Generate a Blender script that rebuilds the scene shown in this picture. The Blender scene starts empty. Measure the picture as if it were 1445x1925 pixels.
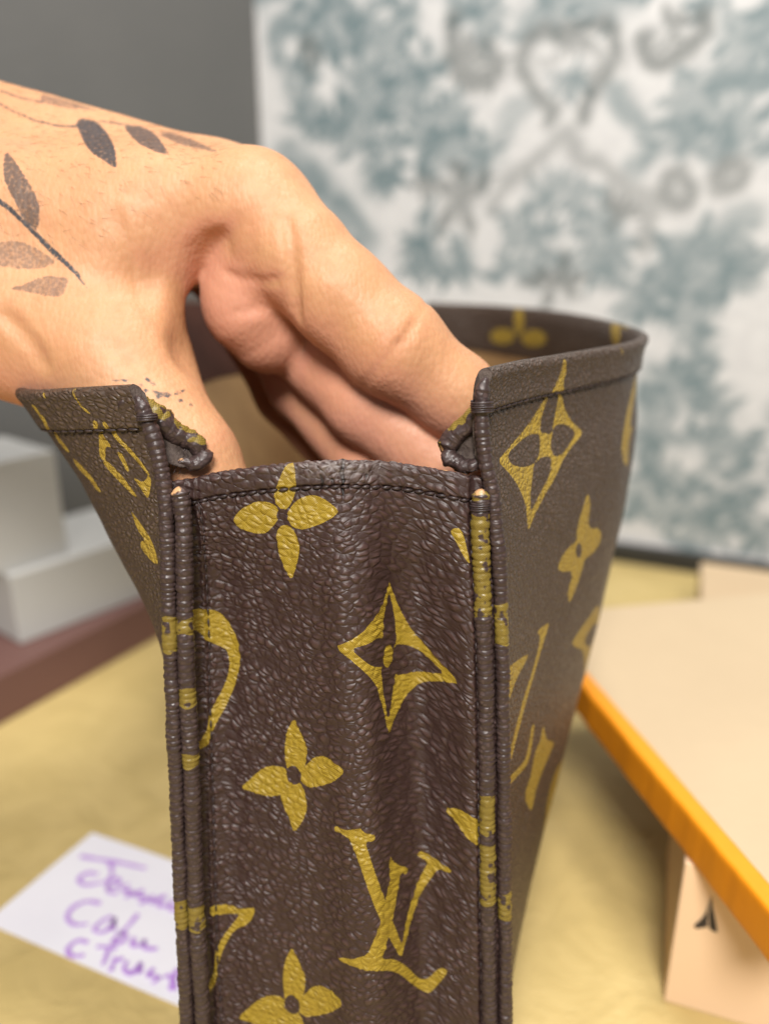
import bpy, math, random
import numpy as np
from mathutils import Vector

random.seed(7)
rng = np.random.default_rng(7)
scene = bpy.context.scene
COL = scene.collection
MM = 0.001

# ------------------------------------------------------------------ camera, world, lamps, exposure
F_PX, CX, CY, PITCH, CAM_H = 1454.0, 722.5, 962.5, math.radians(18.5), 205.0   # photo 1445 x 1925
FOCUS = 150.0
cam_d = bpy.data.cameras.new('camera')
cam = bpy.data.objects.new('camera', cam_d); COL.objects.link(cam)
cam.location = (0, 0, CAM_H * MM)
cam.rotation_euler = (math.pi / 2 - PITCH, 0, 0)
cam_d.sensor_fit = 'VERTICAL'; cam_d.sensor_height = 36.0; cam_d.sensor_width = 27.0
cam_d.lens = 36.0 * F_PX / 1925.0
cam_d.clip_start = 0.01; cam_d.clip_end = 20
cam_d.dof.use_dof = True
cam_d.dof.focus_distance = FOCUS * MM
cam_d.dof.aperture_fstop = cam_d.lens / 4.2
scene.camera = cam

world = bpy.data.worlds.new('World'); scene.world = world; world.use_nodes = True
world.node_tree.nodes['Background'].inputs[0].default_value = (0.92, 0.96, 1.0, 1)
world.node_tree.nodes['Background'].inputs[1].default_value = 0.22

def area(name, loc, target, size, power, color):
    d = bpy.data.lights.new(name, 'AREA'); d.shape = 'DISK'; d.size = size * MM
    d.energy = power; d.color = color
    o = bpy.data.objects.new(name, d); COL.objects.link(o)
    o.location = Vector(loc) * MM
    o.rotation_euler = (Vector(target) - Vector(loc)).to_track_quat('-Z', 'Y').to_euler()
    return o
area('ceiling_lamp', (130, 170, 1150), (60, 300, 100), 260, 9.5, (1.0, 0.97, 0.93))
area('room_lamp', (-30, -400, 700), (20, 220, 110), 260, 11.0, (1.0, 0.96, 0.91))

scene.view_settings.view_transform = 'Standard'
scene.view_settings.look = 'None'
scene.view_settings.exposure = 0.0
scene.view_settings.gamma = 1.0
scene.view_settings.use_curve_mapping = False
scene.render.engine = 'CYCLES'
scene.cycles.use_denoising = True
scene.cycles.use_adaptive_sampling = False

# ------------------------------------------------------------------ measuring helpers (millimetres)
CS, SN = math.cos(PITCH), math.sin(PITCH)
def ray(px, py):
    """direction, per mm of depth, of the sight line through a point of the photograph"""
    px = np.asarray(px, float); py = np.asarray(py, float)
    x = (px - CX) / F_PX; y = (CY - py) / F_PX
    return np.stack([x, CS + y * SN, -SN + y * CS], -1)
def at(px, py, d):
    return ray(px, py) * np.asarray(d, float)[..., None] + np.array([0, 0, CAM_H])
def on_z(px, py, z):
    r = ray(px, py); return r * ((z - CAM_H) / r[..., 2])[..., None] + np.array([0, 0, CAM_H])
def on_plane(px, py, p0, n):
    r = ray(px, py); c = np.array([0, 0, CAM_H])
    return r * (((p0 - c) @ n) / (r @ n))[..., None] + c
def project(P):
    P = np.asarray(P, float)
    q = P - np.array([0, 0, CAM_H])
    d = q[..., 1] * CS - q[..., 2] * SN
    return CX + F_PX * q[..., 0] / d, CY - F_PX * (q[..., 1] * SN + q[..., 2] * CS) / d, d
def crop(pts, x0, y0, s):
    return [(x0 + x / s, y0 + y / s) for x, y in pts]

def lerp_tab(x, tab):
    t = np.array(tab, float); return np.interp(x, t[:, 0], t[:, 1])
def smooth_tab(x, tab):
    """Catmull-Rom style smooth interpolation of a table (x ascending)"""
    t = np.array(tab, float); X, Y = t[:, 0], t[:, 1]
    m = np.gradient(Y, X)
    x = np.clip(np.asarray(x, float), X[0], X[-1])
    i = np.clip(np.searchsorted(X, x, 'right') - 1, 0, len(X) - 2)
    h = X[i + 1] - X[i]; s = (x - X[i]) / h
    return ((2*s**3 - 3*s**2 + 1) * Y[i] + (s**3 - 2*s**2 + s) * h * m[i]
            + (-2*s**3 + 3*s**2) * Y[i + 1] + (s**3 - s**2) * h * m[i + 1])
def smoothstep(a, b, x):
    t = np.clip((x - a) / (b - a), 0, 1); return t * t * (3 - 2 * t)

def chaikin(p, n=1):
    p = np.asarray(p, float)
    for _ in range(n):
        q = np.roll(p, -1, 0)
        p = np.stack([0.8 * p + 0.2 * q, 0.2 * p + 0.8 * q], 1).reshape(-1, 2)
    return p
def poly_sd(P, poly, margin=3.0):
    """signed distance (positive inside) of points P (N,2) to a polygon; -margin far away"""
    poly = np.asarray(poly, float)
    out = np.full(len(P), -margin)
    lo, hi = poly.min(0) - margin, poly.max(0) + margin
    m = np.all((P > lo) & (P < hi), 1)
    if not m.any(): return out
    p = P[m]; best = np.full(len(p), 1e9); ins = np.zeros(len(p), bool)
    for i in range(len(poly)):
        a, b = poly[i], poly[(i + 1) % len(poly)]
        ab = b - a; l2 = ab @ ab
        if l2 < 1e-12: continue
        t = np.clip(((p - a) @ ab) / l2, 0, 1)
        best = np.minimum(best, ((p - a - t[:, None] * ab) ** 2).sum(1))
        c = (a[1] > p[:, 1]) != (b[1] > p[:, 1])
        if abs(b[1] - a[1]) > 1e-12:
            ins ^= c & (p[:, 0] < (b[0] - a[0]) * (p[:, 1] - a[1]) / (b[1] - a[1]) + a[0])
    d = np.sqrt(best); out[m] = np.clip(np.where(ins, d, -d), -margin, margin)
    return out
def line_sd(P, pts, w):
    """signed distance to a stroked polyline; w = half width, number or one for each point"""
    pts = np.asarray(pts, float); w = np.broadcast_to(np.asarray(w, float), (len(pts),))
    best = np.full(len(P), -1e3)
    for i in range(len(pts) - 1):
        a, b = pts[i], pts[i + 1]; ab = b - a; l2 = max(ab @ ab, 1e-9)
        t = np.clip(((P - a) @ ab) / l2, 0, 1)
        best = np.maximum(best, w[i] + (w[i + 1] - w[i]) * t - np.sqrt(((P - a - t[:, None] * ab) ** 2).sum(1)))
    return best
def ellipse(cx, cy, rx, ry, n=16, rot=0):
    a = np.linspace(0, 2 * math.pi, n, endpoint=False); x, y = rx * np.cos(a), ry * np.sin(a)
    c, s = math.cos(rot), math.sin(rot)
    return np.stack([cx + c * x - s * y, cy + s * x + c * y], 1)

# smooth value noise for uneven geometry
def vnoise(P, scale, seed=0):
    r = np.random.default_rng(seed); tab = r.random(4096) * 2 - 1
    q = np.asarray(P, float) / scale; i = np.floor(q).astype(int); f = q - i; f = f * f * (3 - 2 * f)
    D = q.shape[-1]; out = 0
    pr = [73856093, 19349663, 83492791]
    for c in range(2 ** D):
        w = 1; h = 0
        for k in range(D):
            bit = (c >> k) & 1
            w = w * (f[..., k] if bit else 1 - f[..., k]); h = h ^ ((i[..., k] + bit) * pr[k])
        out = out + w * tab[np.abs(h) % 4096]
    return out

# ------------------------------------------------------------------ object helpers
def props(o, label=None, cat=None, group=None, kind=None):
    if label: o['label'] = label
    if cat: o['category'] = cat
    if group: o['group'] = group
    if kind: o['kind'] = kind
    return o
def empty(name, loc, label, cat):
    o = bpy.data.objects.new(name, None); COL.objects.link(o)
    o.empty_display_size = 0.01; o.location = Vector(loc) * MM
    return props(o, label, cat)
def mesh(name, V, F, mat, parent=None, smooth=True, attrs=None, origin=None):
    """V in world millimetres; one mesh object, its verts kept relative to its parent or origin"""
    V = np.asarray(V, float)
    base = np.zeros(3)
    if parent is not None:
        q = parent
        while q is not None: base += np.array(q.location) / MM; q = q.parent
    else:
        base = np.array(origin, float) if origin is not None else np.array([(V[:, 0].min() + V[:, 0].max()) / 2, (V[:, 1].min() + V[:, 1].max()) / 2, V[:, 2].min()])
    L = ((V - base) * MM).astype(np.float32)
    me = bpy.data.meshes.new(name)
    if isinstance(F, np.ndarray):
        nf, k = F.shape
        me.vertices.add(len(L)); me.vertices.foreach_set('co', L.ravel())
        me.loops.add(nf * k); me.loops.foreach_set('vertex_index', F.astype(np.int32).ravel())
        me.polygons.add(nf)
        me.polygons.foreach_set('loop_start', np.arange(0, nf * k, k, dtype=np.int32))
        me.update(calc_edges=True); me.validate()
    else:
        me.from_pydata([tuple(v) for v in L], [], F); me.update()
    me.polygons.foreach_set('use_smooth', np.full(len(me.polygons), smooth))
    for an, av in (attrs or {}).items():
        av = np.asarray(av, np.float32)
        if av.ndim == 1:
            a = me.attributes.new(an, 'FLOAT', 'POINT'); a.data.foreach_set('value', av)
        else:
            a = me.attributes.new(an, 'FLOAT_VECTOR', 'POINT'); a.data.foreach_set('vector', av.ravel())
    me.materials.append(mat)
    o = bpy.data.objects.new(name, me); COL.objects.link(o)
    if parent is not None: o.parent = parent
    else: o.location = Vector(base) * MM
    return o
def grid_faces(nr, nc, flip=False, wrap=False):
    r = np.arange(nr - 1)[:, None]; c = np.arange(nc if wrap else nc - 1)[None, :]
    c2 = (c + 1) % nc
    a, b, d, e = r * nc + c, r * nc + c2, (r + 1) * nc + c2, (r + 1) * nc + c
    q = np.stack([np.broadcast_to(z, (nr - 1, c.shape[1])) for z in ((a, e, d, b) if flip else (a, b, d, e))], -1)
    return q.reshape(-1, 4)
def tube(path, rad, nseg=20, flat=1.0, up=(0, 0, 1)):
    """path (N,3), radius (N,): closed-ended tube; returns V, F list-array, along, angle"""
    path = np.asarray(path, float); n = len(path)
    T = np.gradient(path, axis=0); T /= np.linalg.norm(T, axis=1)[:, None]
    u0 = np.array(up, float)
    A = np.cross(T, u0); nA = np.linalg.norm(A, axis=1)
    A[nA < 1e-4] = np.array([1, 0, 0]); A /= np.linalg.norm(A, axis=1)[:, None]
    B = np.cross(A, T)
    th = np.linspace(0, 2 * math.pi, nseg, endpoint=False)
    V = path[:, None] + rad[:, None, None] * (np.cos(th)[None, :, None] * A[:, None] + flat * np.sin(th)[None, :, None] * B[:, None])
    V = V.reshape(-1, 3)
    F = grid_faces(n, nseg, wrap=True)
    caps = np.vstack([path[0], path[-1]]); i0 = len(V); V = np.vstack([V, caps])
    k = np.arange(nseg); k2 = (k + 1) % nseg
    t1 = np.stack([np.full(nseg, i0), k2, k, k], -1); t2 = np.stack([np.full(nseg, i0 + 1), (n - 1) * nseg + k, (n - 1) * nseg + k2, (n - 1) * nseg + k2], -1)
    tri = np.vstack([t1[:, :3], t2[:, :3]])
    return V, [tuple(f) for f in F.tolist()] + [tuple(f) for f in tri.tolist()]
def resample(pts, step):
    pts = np.asarray(pts, float)
    # smooth spline through points
    s = np.r_[0, np.cumsum(np.linalg.norm(np.diff(pts, axis=0), axis=1))]
    n = max(4, int(s[-1] / step)); q = np.linspace(0, s[-1], n)
    return np.stack([smooth_tab(q, np.stack([s, pts[:, k]], 1)) for k in range(pts.shape[1])], 1), q
def ortho_box(o, ux, uy, size, bevel=0.6, z0=0.0):
    """box standing with a bottom corner at o, edges along ux, uy (plan) and z, with bevelled edges: V, F"""
    import bmesh
    bm = bmesh.new()
    ux = np.array([ux[0], ux[1], 0.0]); ux /= np.linalg.norm(ux); uy = np.array([uy[0], uy[1], 0.0]); uy /= np.linalg.norm(uy)
    base = np.array([o[0], o[1], z0])
    vs = []
    for k in (0, 1):
        for (i, j) in ((0, 0), (1, 0), (1, 1), (0, 1)):
            vs.append(bm.verts.new(base + i * size[0] * ux + j * size[1] * uy + np.array([0, 0, k * size[2]])))
    for f in ((3, 2, 1, 0), (4, 5, 6, 7), (0, 1, 5, 4), (1, 2, 6, 5), (2, 3, 7, 6), (3, 0, 4, 7)):
        bm.faces.new([vs[i] for i in f])
    bmesh.ops.recalc_face_normals(bm, faces=bm.faces)
    bmesh.ops.bevel(bm, geom=list(bm.edges), offset=bevel, segments=3, profile=0.6, affect='EDGES')
    bm.verts.ensure_lookup_table()
    V = np.array([v.co[:] for v in bm.verts]); bm.verts.index_update()
    F = [tuple(v.index for v in f.verts) for f in bm.faces]
    bm.free(); return V, F

# ------------------------------------------------------------------ materials
class NT:
    def __init__(s, name):
        s.m = bpy.data.materials.new(name); s.m.use_nodes = True
        s.t = s.m.node_tree; s.b = s.t.nodes['Principled BSDF']; s.out = s.t.nodes['Material Output']
    def n(s, typ, **kw):
        nd = s.t.nodes.new(typ)
        for k, v in kw.items(): setattr(nd, k, v)
        return nd
    def l(s, a, b): s.t.links.new(a, b)
    def setin(s, sock, v):
        if isinstance(v, bpy.types.NodeSocket): s.l(v, sock)
        elif v is not None: sock.default_value = v
    def math(s, op, a, b=None, c=None, clamp=False):
        nd = s.n('ShaderNodeMath', operation=op); nd.use_clamp = clamp
        for i, v in enumerate((a, b, c)): s.setin(nd.inputs[i], v)
        return nd.outputs[0]
    def mix(s, f, a, b, blend='MIX'):
        nd = s.n('ShaderNodeMix', data_type='RGBA', blend_type=blend)
        s.setin(nd.inputs[0], f)
        for i, v in ((6, a), (7, b)):
            s.setin(nd.inputs[i], v if isinstance(v, bpy.types.NodeSocket) else (*v, 1))
        return nd.outputs[2]
    def attr(s, name, vec=False):
        nd = s.n('ShaderNodeAttribute', attribute_name=name); return nd.outputs['Vector' if vec else 'Fac']
    def noise(s, vec, scale, detail=3, rough=0.55, dist=0.0):
        nd = s.n('ShaderNodeTexNoise'); s.setin(nd.inputs['Vector'], vec)
        nd.inputs['Scale'].default_value = scale; nd.inputs['Detail'].default_value = detail
        nd.inputs['Roughness'].default_value = rough; nd.inputs['Distortion'].default_value = dist
        return nd.outputs['Fac'], nd.outputs['Color']
    def voro(s, vec, scale, feature='SMOOTH_F1', smooth=0.3, rnd=1.0):
        nd = s.n('ShaderNodeTexVoronoi', feature=feature); s.setin(nd.inputs['Vector'], vec)
        nd.inputs['Scale'].default_value = scale; nd.inputs['Randomness'].default_value = rnd
        if feature == 'SMOOTH_F1': nd.inputs['Smoothness'].default_value = smooth
        return nd.outputs['Distance']
    def vscale(s, vec, sc):
        nd = s.n('ShaderNodeVectorMath', operation='MULTIPLY'); s.setin(nd.inputs[0], vec); nd.inputs[1].default_value = sc
        return nd.outputs[0]
    def vadd(s, a, b):
        nd = s.n('ShaderNodeVectorMath', operation='ADD'); s.setin(nd.inputs[0], a); s.setin(nd.inputs[1], b); return nd.outputs[0]
    def ramp(s, f, lo, hi, a=0.0, b=1.0):
        nd = s.n('ShaderNodeMapRange', interpolation_type='SMOOTHSTEP'); s.setin(nd.inputs[0], f)
        for i, v in enumerate((lo, hi, a, b)): nd.inputs[i + 1].default_value = v
        return nd.outputs[0]
    def bump(s, h, strength, dist, normal=None):
        nd = s.n('ShaderNodeBump'); nd.inputs['Strength'].default_value = strength
        nd.inputs['Distance'].default_value = dist; s.setin(nd.inputs['Height'], h)
        if normal is not None: s.l(normal, nd.inputs['Normal'])
        return nd.outputs[0]
    def pr(s, **kw):
        for k, v in kw.items():
            nm = {'base': 'Base Color', 'rough': 'Roughness', 'spec': 'Specular IOR Level', 'normal': 'Normal', 'metal': 'Metallic',
                  'sss': 'Subsurface Weight', 'sssr': 'Subsurface Radius', 'ssss': 'Subsurface Scale', 'coat': 'Coat Weight', 'coatr': 'Coat Roughness',
                  'sheen': 'Sheen Weight'}[k]
            if k == 'base' and isinstance(v, tuple) and len(v) == 3: v = (*v, 1)
            s.setin(s.b.inputs[nm], v)
        return s.m

BROWN = (0.045, 0.0225, 0.0195); BROWN2 = (0.061, 0.0325, 0.0285)
def canvas(name, cell=1.25, stretch=(0.62, 1.0, 1.0), depth=0.16, true_disp=False, fine=0.5, rough=0.40, brown=BROWN, brown2=BROWN2, gold=(0.375, 0.252, 0.024)):
    """coated canvas: pebbled grain, gold print from the signed distance in the attribute 'motif'"""
    t = NT(name); uv = t.attr('grainuv', True); mm = t.attr('flatuv', True)
    _, wc = t.noise(uv, 0.22, 2); warp = t.vadd(uv, t.vscale(wc, (1.6, 1.6, 0)))
    q = t.vscale(warp, tuple(c / cell for c in stretch))
    v1 = t.voro(q, 1.0, 'SMOOTH_F1', 0.12)
    ve = t.voro(q, 1.0, 'DISTANCE_TO_EDGE')
    v2 = t.voro(t.vscale(q, (2.1, 2.3, 1)), 1.0, 'SMOOTH_F1', 0.3)
    n1, _ = t.noise(q, 0.35, 2)
    h = t.math('ADD', t.math('MULTIPLY', t.ramp(ve, 0.0, 0.36), 0.5), t.math('SUBTRACT', 0.55, t.math('MULTIPLY', v1, 0.9)))
    h = t.math('MULTIPLY', h, t.ramp(n1, 0.2, 0.75, 0.55, 1.1))
    h = t.math('ADD', h, t.math('MULTIPLY', v2, -0.18))
    # print
    jn, _ = t.noise(mm, 2.2, 2)
    sd = t.math('ADD', t.attr('motif'), t.math('MULTIPLY', t.math('SUBTRACT', jn, 0.5), 0.22))
    mask = t.ramp(sd, -0.05, 0.06)
    # woven screen of the print: two fine crossed hatchings
    w1 = t.n('ShaderNodeTexWave'); w1.bands_direction = 'DIAGONAL'; t.l(t.vscale(mm, (1, 1.0, 0)), w1.inputs['Vector']); w1.inputs['Scale'].default_value = 1.35; w1.inputs['Distortion'].default_value = 1.5
    w2 = t.n('ShaderNodeTexWave'); w2.bands_direction = 'DIAGONAL'; t.l(t.vscale(mm, (-1.0, 1.1, 0)), w2.inputs['Vector']); w2.inputs['Scale'].default_value = 1.3; w2.inputs['Distortion'].default_value = 1.5
    scr = t.math('MULTIPLY', w1.outputs['Fac'], w2.outputs['Fac'])
    n2, _ = t.noise(mm, 1.6, 3)
    gf = t.math('MULTIPLY', t.ramp(scr, 0.0, 0.55, 0.35, 1.0), t.ramp(n2, 0.25, 0.6, 0.65, 1.0))
    gcol = t.mix(gf, tuple(c * 0.30 for c in gold), gold)
    n3, _ = t.noise(mm, 0.08, 4)
    bcol = t.mix(t.ramp(n3, 0.3, 0.7), brown, brown2)
    crev = t.ramp(h, 0.05, 0.55, 0.0, 1.0)
    bcol = t.mix(crev, tuple(c * 0.72 for c in brown), bcol)         # brown made darker low in the embossed grain
    col = t.mix(mask, bcol, gcol)
    # wear and small pale specks
    sp, _ = t.noise(mm, 3.7, 1); col = t.mix(t.math('MULTIPLY', t.ramp(sp, 0.78, 0.84), 0.35), col, (0.35, 0.30, 0.26))
    tan = t.attr('worn'); tn, _ = t.noise(mm, 0.9, 3)
    col = t.mix(t.ramp(t.math('ADD', tan, t.math('MULTIPLY', t.math('SUBTRACT', tn, 0.5), 0.8)), 0.45, 0.65), col, (0.48, 0.27, 0.13))
    crk = t.ramp(t.attr('crack'), 0.35, 0.8); col = t.mix(crk, col, (0.006, 0.004, 0.004))
    sc_, _ = t.noise(mm, 0.8, 4); col = t.mix(t.math('MULTIPLY', t.math('MULTIPLY', t.attr('scuff'), t.ramp(sc_, 0.35, 0.62)), 0.6), col, (0.22, 0.185, 0.175))
    rn, _ = t.noise(mm, 0.5, 3)
    r = t.ramp(rn, 0.3, 0.7, rough - 0.05, rough + 0.09)
    f1, _ = t.noise(mm, 6.0, 2)
    if true_disp:
        d = t.n('ShaderNodeDisplacement'); d.inputs['Midlevel'].default_value = 0.5; d.inputs['Scale'].default_value = depth * MM
        t.l(h, d.inputs['Height']); t.l(d.outputs[0], t.out.inputs['Displacement']); t.m.displacement_method = 'BOTH'
        nrm = t.bump(f1, 0.12, 0.00006)
    else:
        nrm = t.bump(f1, 0.10, 0.00006, t.bump(h, fine, depth * MM))
    return t.pr(base=col, rough=r, spec=0.42, normal=nrm)

M = {}
M['gusset'] = canvas('monogram canvas of the end panel', 1.30, (0.74, 1.0, 1.0), 0.38, True, rough=0.47)
M['panel'] = canvas('monogram canvas of the side panels', 1.0, (0.85, 1.0, 1.0), 0.38, False, 1.0, 0.40, (0.070, 0.045, 0.032), (0.090, 0.059, 0.043), (0.42, 0.28, 0.04))
M['piping'] = canvas('ribbed canvas piping', 0.9, (0.8, 1.0, 1.0), 0.07, False, 0.6, 0.38, (0.050, 0.031, 0.029), (0.070, 0.046, 0.043), (0.235, 0.165, 0.030))
def simple(name, col, col2=None, nscale=20, rough=0.6, bump=0.0, bscale=200, spec=0.4, coat=0, sss=0):
    t = NT(name); g = t.n('ShaderNodeTexCoord').outputs['Object']
    f, _ = t.noise(g, nscale, 4)
    c = t.mix(t.ramp(f, 0.3, 0.7), col, col2 or tuple(x * 0.85 for x in col))
    kw = dict(base=c, rough=rough, spec=spec)
    if bump:
        h, _ = t.noise(g, bscale, 4); kw['normal'] = t.bump(h, 0.6, bump)
    if coat: kw['coat'] = coat
    return t.pr(**kw)
M['lining'] = simple('tan woven lining', (0.33, 0.20, 0.085), (0.28, 0.165, 0.07), 60, 0.8, 0.0002, 900)
M['band'] = simple('inner facing with hand shade in its colour', (0.040, 0.0135, 0.008), (0.052, 0.018, 0.011), 80, 0.75, 0.0002, 700, 0.2)  # canvas brown darkened and reddened to carry the hand's shade
M['thread'] = simple('waxed dark thread', (0.020, 0.013, 0.014), (0.045, 0.030, 0.030), 900, 0.42, 0.00008, 3000)
M['hem'] = simple('frayed raw canvas edge', (0.035, 0.022, 0.018), (0.075, 0.055, 0.045), 500, 0.8, 0.0006, 1500)

# ------------------------------------------------------------------ setting: table, walls, skirting
def gold_paper():
    t = NT('creased gold tissue paper'); g = t.n('ShaderNodeTexCoord').outputs['Object']
    a, _ = t.noise(g, 9, 5); b, _ = t.noise(g, 45, 5, 0.6, 0.6); c, _ = t.noise(g, 400, 3)
    col = t.mix(t.ramp(a, 0.3, 0.7), (0.48, 0.36, 0.145), (0.55, 0.42, 0.18))
    col = t.mix(t.math('MULTIPLY', t.ramp(b, 0.35, 0.7), 0.5), col, (0.42, 0.315, 0.12))
    return t.pr(base=col, rough=0.5, spec=0.35, normal=t.bump(c, 0.15, 0.0003, t.bump(b, 0.5, 0.004)))
M['table'] = gold_paper()
tb = mesh('table', [(-900, -500, 0), (900, -500, 0), (900, 900, 0), (-900, 900, 0)], [(0, 1, 2, 3)], M['table'], smooth=False)
props(tb, 'table top covered with creased gold tissue paper', 'table', kind='structure')

CORNER = np.array([-90.0, 622.0]); WD = np.array([0.914, -0.406]); WN = np.array([-0.406, -0.914, 0.0])
WP0 = np.array([CORNER[0], CORNER[1], 0.0])
def wall_uv(px, py):
    P = on_plane(np.asarray(px, float), np.asarray(py, float), WP0, WN)
    return np.stack([(P[..., :2] - CORNER) @ WD, P[..., 2]], -1)
def damask(UV):
    """strength of the teal and grey printed ornament at wall points (mm)"""
    A = (480, 0, 2.949); B = (920, 0, 2.752); C = (1000, 500, 2.75)
    UV = UV + 2.0 * np.stack([vnoise(UV, 13, 81), vnoise(UV, 13, 82)], 1) + 1.4 * np.stack([vnoise(UV, 5, 83), vnoise(UV, 5, 84)], 1)
    teal = np.zeros(len(UV)); grey = np.zeros(len(UV))
    def soft(sd, w): return smoothstep(-0.45 * w, 0.45 * w, sd)
    ctr = wall_uv(1065, 300)
    mirror = UV.copy(); mirror[:, 0] = 2 * ctr[0] - UV[:, 0]
    def stroke(dst, pts, w, c, k, both=False):
        p = crop(pts, *c); q = wall_uv([x for x, _ in p], [y for _, y in p]); q, _s = resample(q, 4)
        hw = w * 1.4 / c[2] / F_PX * 560 / 2
        v = soft(line_sd(UV, q, hw), hw * 1.5) * k * 0.85
        if both: v = np.maximum(v, soft(line_sd(mirror, q, hw), hw) * k)
        np.maximum(dst, v, out=dst)
    def blob(dst, b, c, k):
        for (x, y, r) in b:
            p = crop([(x, y)], *c)[0]; q = wall_uv(p[0], p[1]); rr = r * 1.45 / c[2] / F_PX * 560
            n = vnoise(UV + 1000, 9.0, int(x + y))
            d = np.sqrt(((UV - q) ** 2).sum(1))
            v = smoothstep(1.2 * rr, 0.3 * rr, d + n * rr * 0.45) * k * (0.85 + 0.3 * vnoise(UV + 500, 16.0, int(x)))
            np.maximum(dst, v * 0.62, out=dst)
            rg = np.random.default_rng(int(3 * x + y)); a0 = rg.uniform(0, 6.28)
            m = d < 2.4 * rr
            for j in range(6):
                an = a0 + j * 1.05 + rg.normal(0, .2); ln = rr * rg.uniform(.9, 1.6); bend = rg.normal(0, .45)
                pts = [q + rr * .12 * np.array([math.cos(an), math.sin(an)]), q + ln * .55 * np.array([math.cos(an + bend * .4), math.sin(an + bend * .4)]), q + ln * np.array([math.cos(an + bend), math.sin(an + bend)])]
                hw = rr * .24
                lv = soft(line_sd(UV[m], np.array(pts), [hw * .6, hw, hw * .15]), hw * .7) * k
                dst[m] = np.maximum(dst[m], lv)
    S = lambda *a, **k: stroke(grey, *a, **k)
    T = lambda *a, **k: stroke(teal, *a, **k)
    S([(370,190),(300,170),(220,190),(170,280),(180,380),(230,460),(290,530),(330,580),(310,620)], 45, B, .9)
    S([(370,210),(420,150),(500,120),(590,110),(650,170),(660,270),(620,370),(550,440),(500,500),(480,590),(480,630)], 46, B, .95)
    S([(460,240),(560,260),(600,330),(540,400)], 34, B, .6)
    S([(230,300),(300,330),(360,280)], 30, B, .45)
    S([(380,690),(310,770),(220,860),(110,920),(60,1000),(20,1090)], 55, B, .62)
    S([(400,690),(460,800),(560,850),(640,920),(690,960)], 52, B, .62)
    S([(690,1100),(680,1010),(740,980),(820,1020),(840,1110),(810,1200),(790,1290)], 55, B, .6)
    S([(800,200),(800,270),(880,310),(970,290),(1060,220),(1110,140),(1090,80)], 52, B, 1.0)
    for cx, cy, rr in ((970, 980, 75), (1240, 910, 62)):
        S([(cx + rr * math.cos(a), cy + rr * math.sin(a)) for a in np.linspace(0, 6.28, 12)], 58, B, .85)
    blob(grey, [(400,190,55),(960,150,50),(30,340,60),(700,1080,55),(350,1450,85)], B, .8)
    T([(200,530),(120,600),(60,690),(0,750)], 62, B, .7); T([(640,480),(700,560),(790,660)], 74, B, .75)
    T([(740,870),(820,790),(930,740),(1060,760),(1160,780),(1250,750)], 58, B, .8)
    T([(1090,1250),(1200,1180),(1350,1110)], 80, B, .8)
    blob(teal, [(280,1040,70),(380,970,55),(470,1040,70),(150,1180,80),(270,1230,70),(600,1180,80),(630,1260,70),(520,1200,60),
        (120,1390,80),(200,1380,60),(540,1380,70),(640,1400,60),(370,1350,60),(1110,1300,90),(1250,1400,90),(1310,1360,60),
        (920,1360,80),(760,1540,80),(900,1500,70),(1050,1500,70),(1050,1300,80),(420,430,60)], B, .78)
    blob(teal, [(1340,180,100),(1410,100,60),(1300,220,60),(1120,470,80),(1010,520,70),(1000,640,90),(1160,640,70),(1320,430,80),
        (1350,640,70),(1230,730,70),(1050,620,70),(1430,760,50),(280,30,100),(330,50,70),(650,10,80),(550,0,70),(20,80,60),(1100,10,50)], B, .82)
    blob(teal, [(370,30,130),(600,120,110),(580,220,90),(620,180,70),(780,250,70),(780,340,60),(830,80,70),(330,150,90),(420,220,80),(600,430,120),
        (680,400,70),(920,410,85),(820,480,70),(700,560,80),(850,570,80),(560,640,100),(280,420,80),(250,530,70),(270,640,80),(330,690,70),
        (430,700,80),(520,650,70),(550,760,80),(680,640,70),(760,780,60),(950,780,95),(1110,630,85),(1000,660,70),(1120,720,75),(1250,880,80),
        (1060,830,70),(970,920,60),(700,960,95),(600,800,50),(640,940,50),(1200,90,95),(940,1310,95),(900,1380,70),(870,1480,60),(1130,1470,85),(1010,1440,60)], A, .9)
    blob(grey, [(940,1030,60),(1150,1080,110),(1160,320,75),(270,250,40),(320,300,60)], A, .75)
    T([(210,110),(130,160),(110,260),(140,350),(230,390)], 75, A, .9)
    T([(180,870),(290,960),(400,1080),(500,1200),(590,1330)], 135, A, .95)
    S([(1090,110),(1090,230),(1090,330),(1130,410),(1230,460),(1320,420),(1345,340)], 58, A, .95)
    T([(950,950),(1050,890),(1180,860),(1290,920)], 55, A, .8); T([(1380,650),(1440,600)], 66, A, .65)
    blob(teal, [(560,170,80),(780,200,90),(820,290,70),(850,430,70),(720,620,115),(640,700,90),(780,560,70),(900,650,70),(960,740,70),(620,880,80),
        (560,930,60),(900,900,80),(1060,920,80),(1070,1050,70),(1080,1180,70),(850,1150,70),(700,1100,70),(620,1060,70),(560,1150,70),(540,1260,60),
        (700,1260,80),(850,1280,90),(920,1360,70),(1060,1300,70),(1160,1400,80),(800,1440,70),(990,40,90),(1050,20,80)], C, .85)
    # the ornament goes on past the picture: beyond it foliage of the same density
    u0, u1 = 0, wall_uv(1445, 600)[0]
    out = np.clip((UV[:, 0] - u1) / 20, 0, 1); out = np.maximum(out, np.clip((UV[:, 1] - wall_uv(900, 0)[1]) / 20, 0, 1))
    teal = np.maximum(teal, out * smoothstep(0.0, 0.5, vnoise(UV, 16, 3) + 0.5 * vnoise(UV, 7, 4)) * 0.8)
    teal *= 0.70 + 0.30 * smoothstep(-0.45, 0.25, vnoise(UV, 8.5, 85) + 0.5 * vnoise(UV, 4.0, 86))
    return teal, grey
nu, nv = 330, 300
U, Vv = np.meshgrid(np.linspace(0, 660, nu), np.linspace(0, 600, nv))
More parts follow.
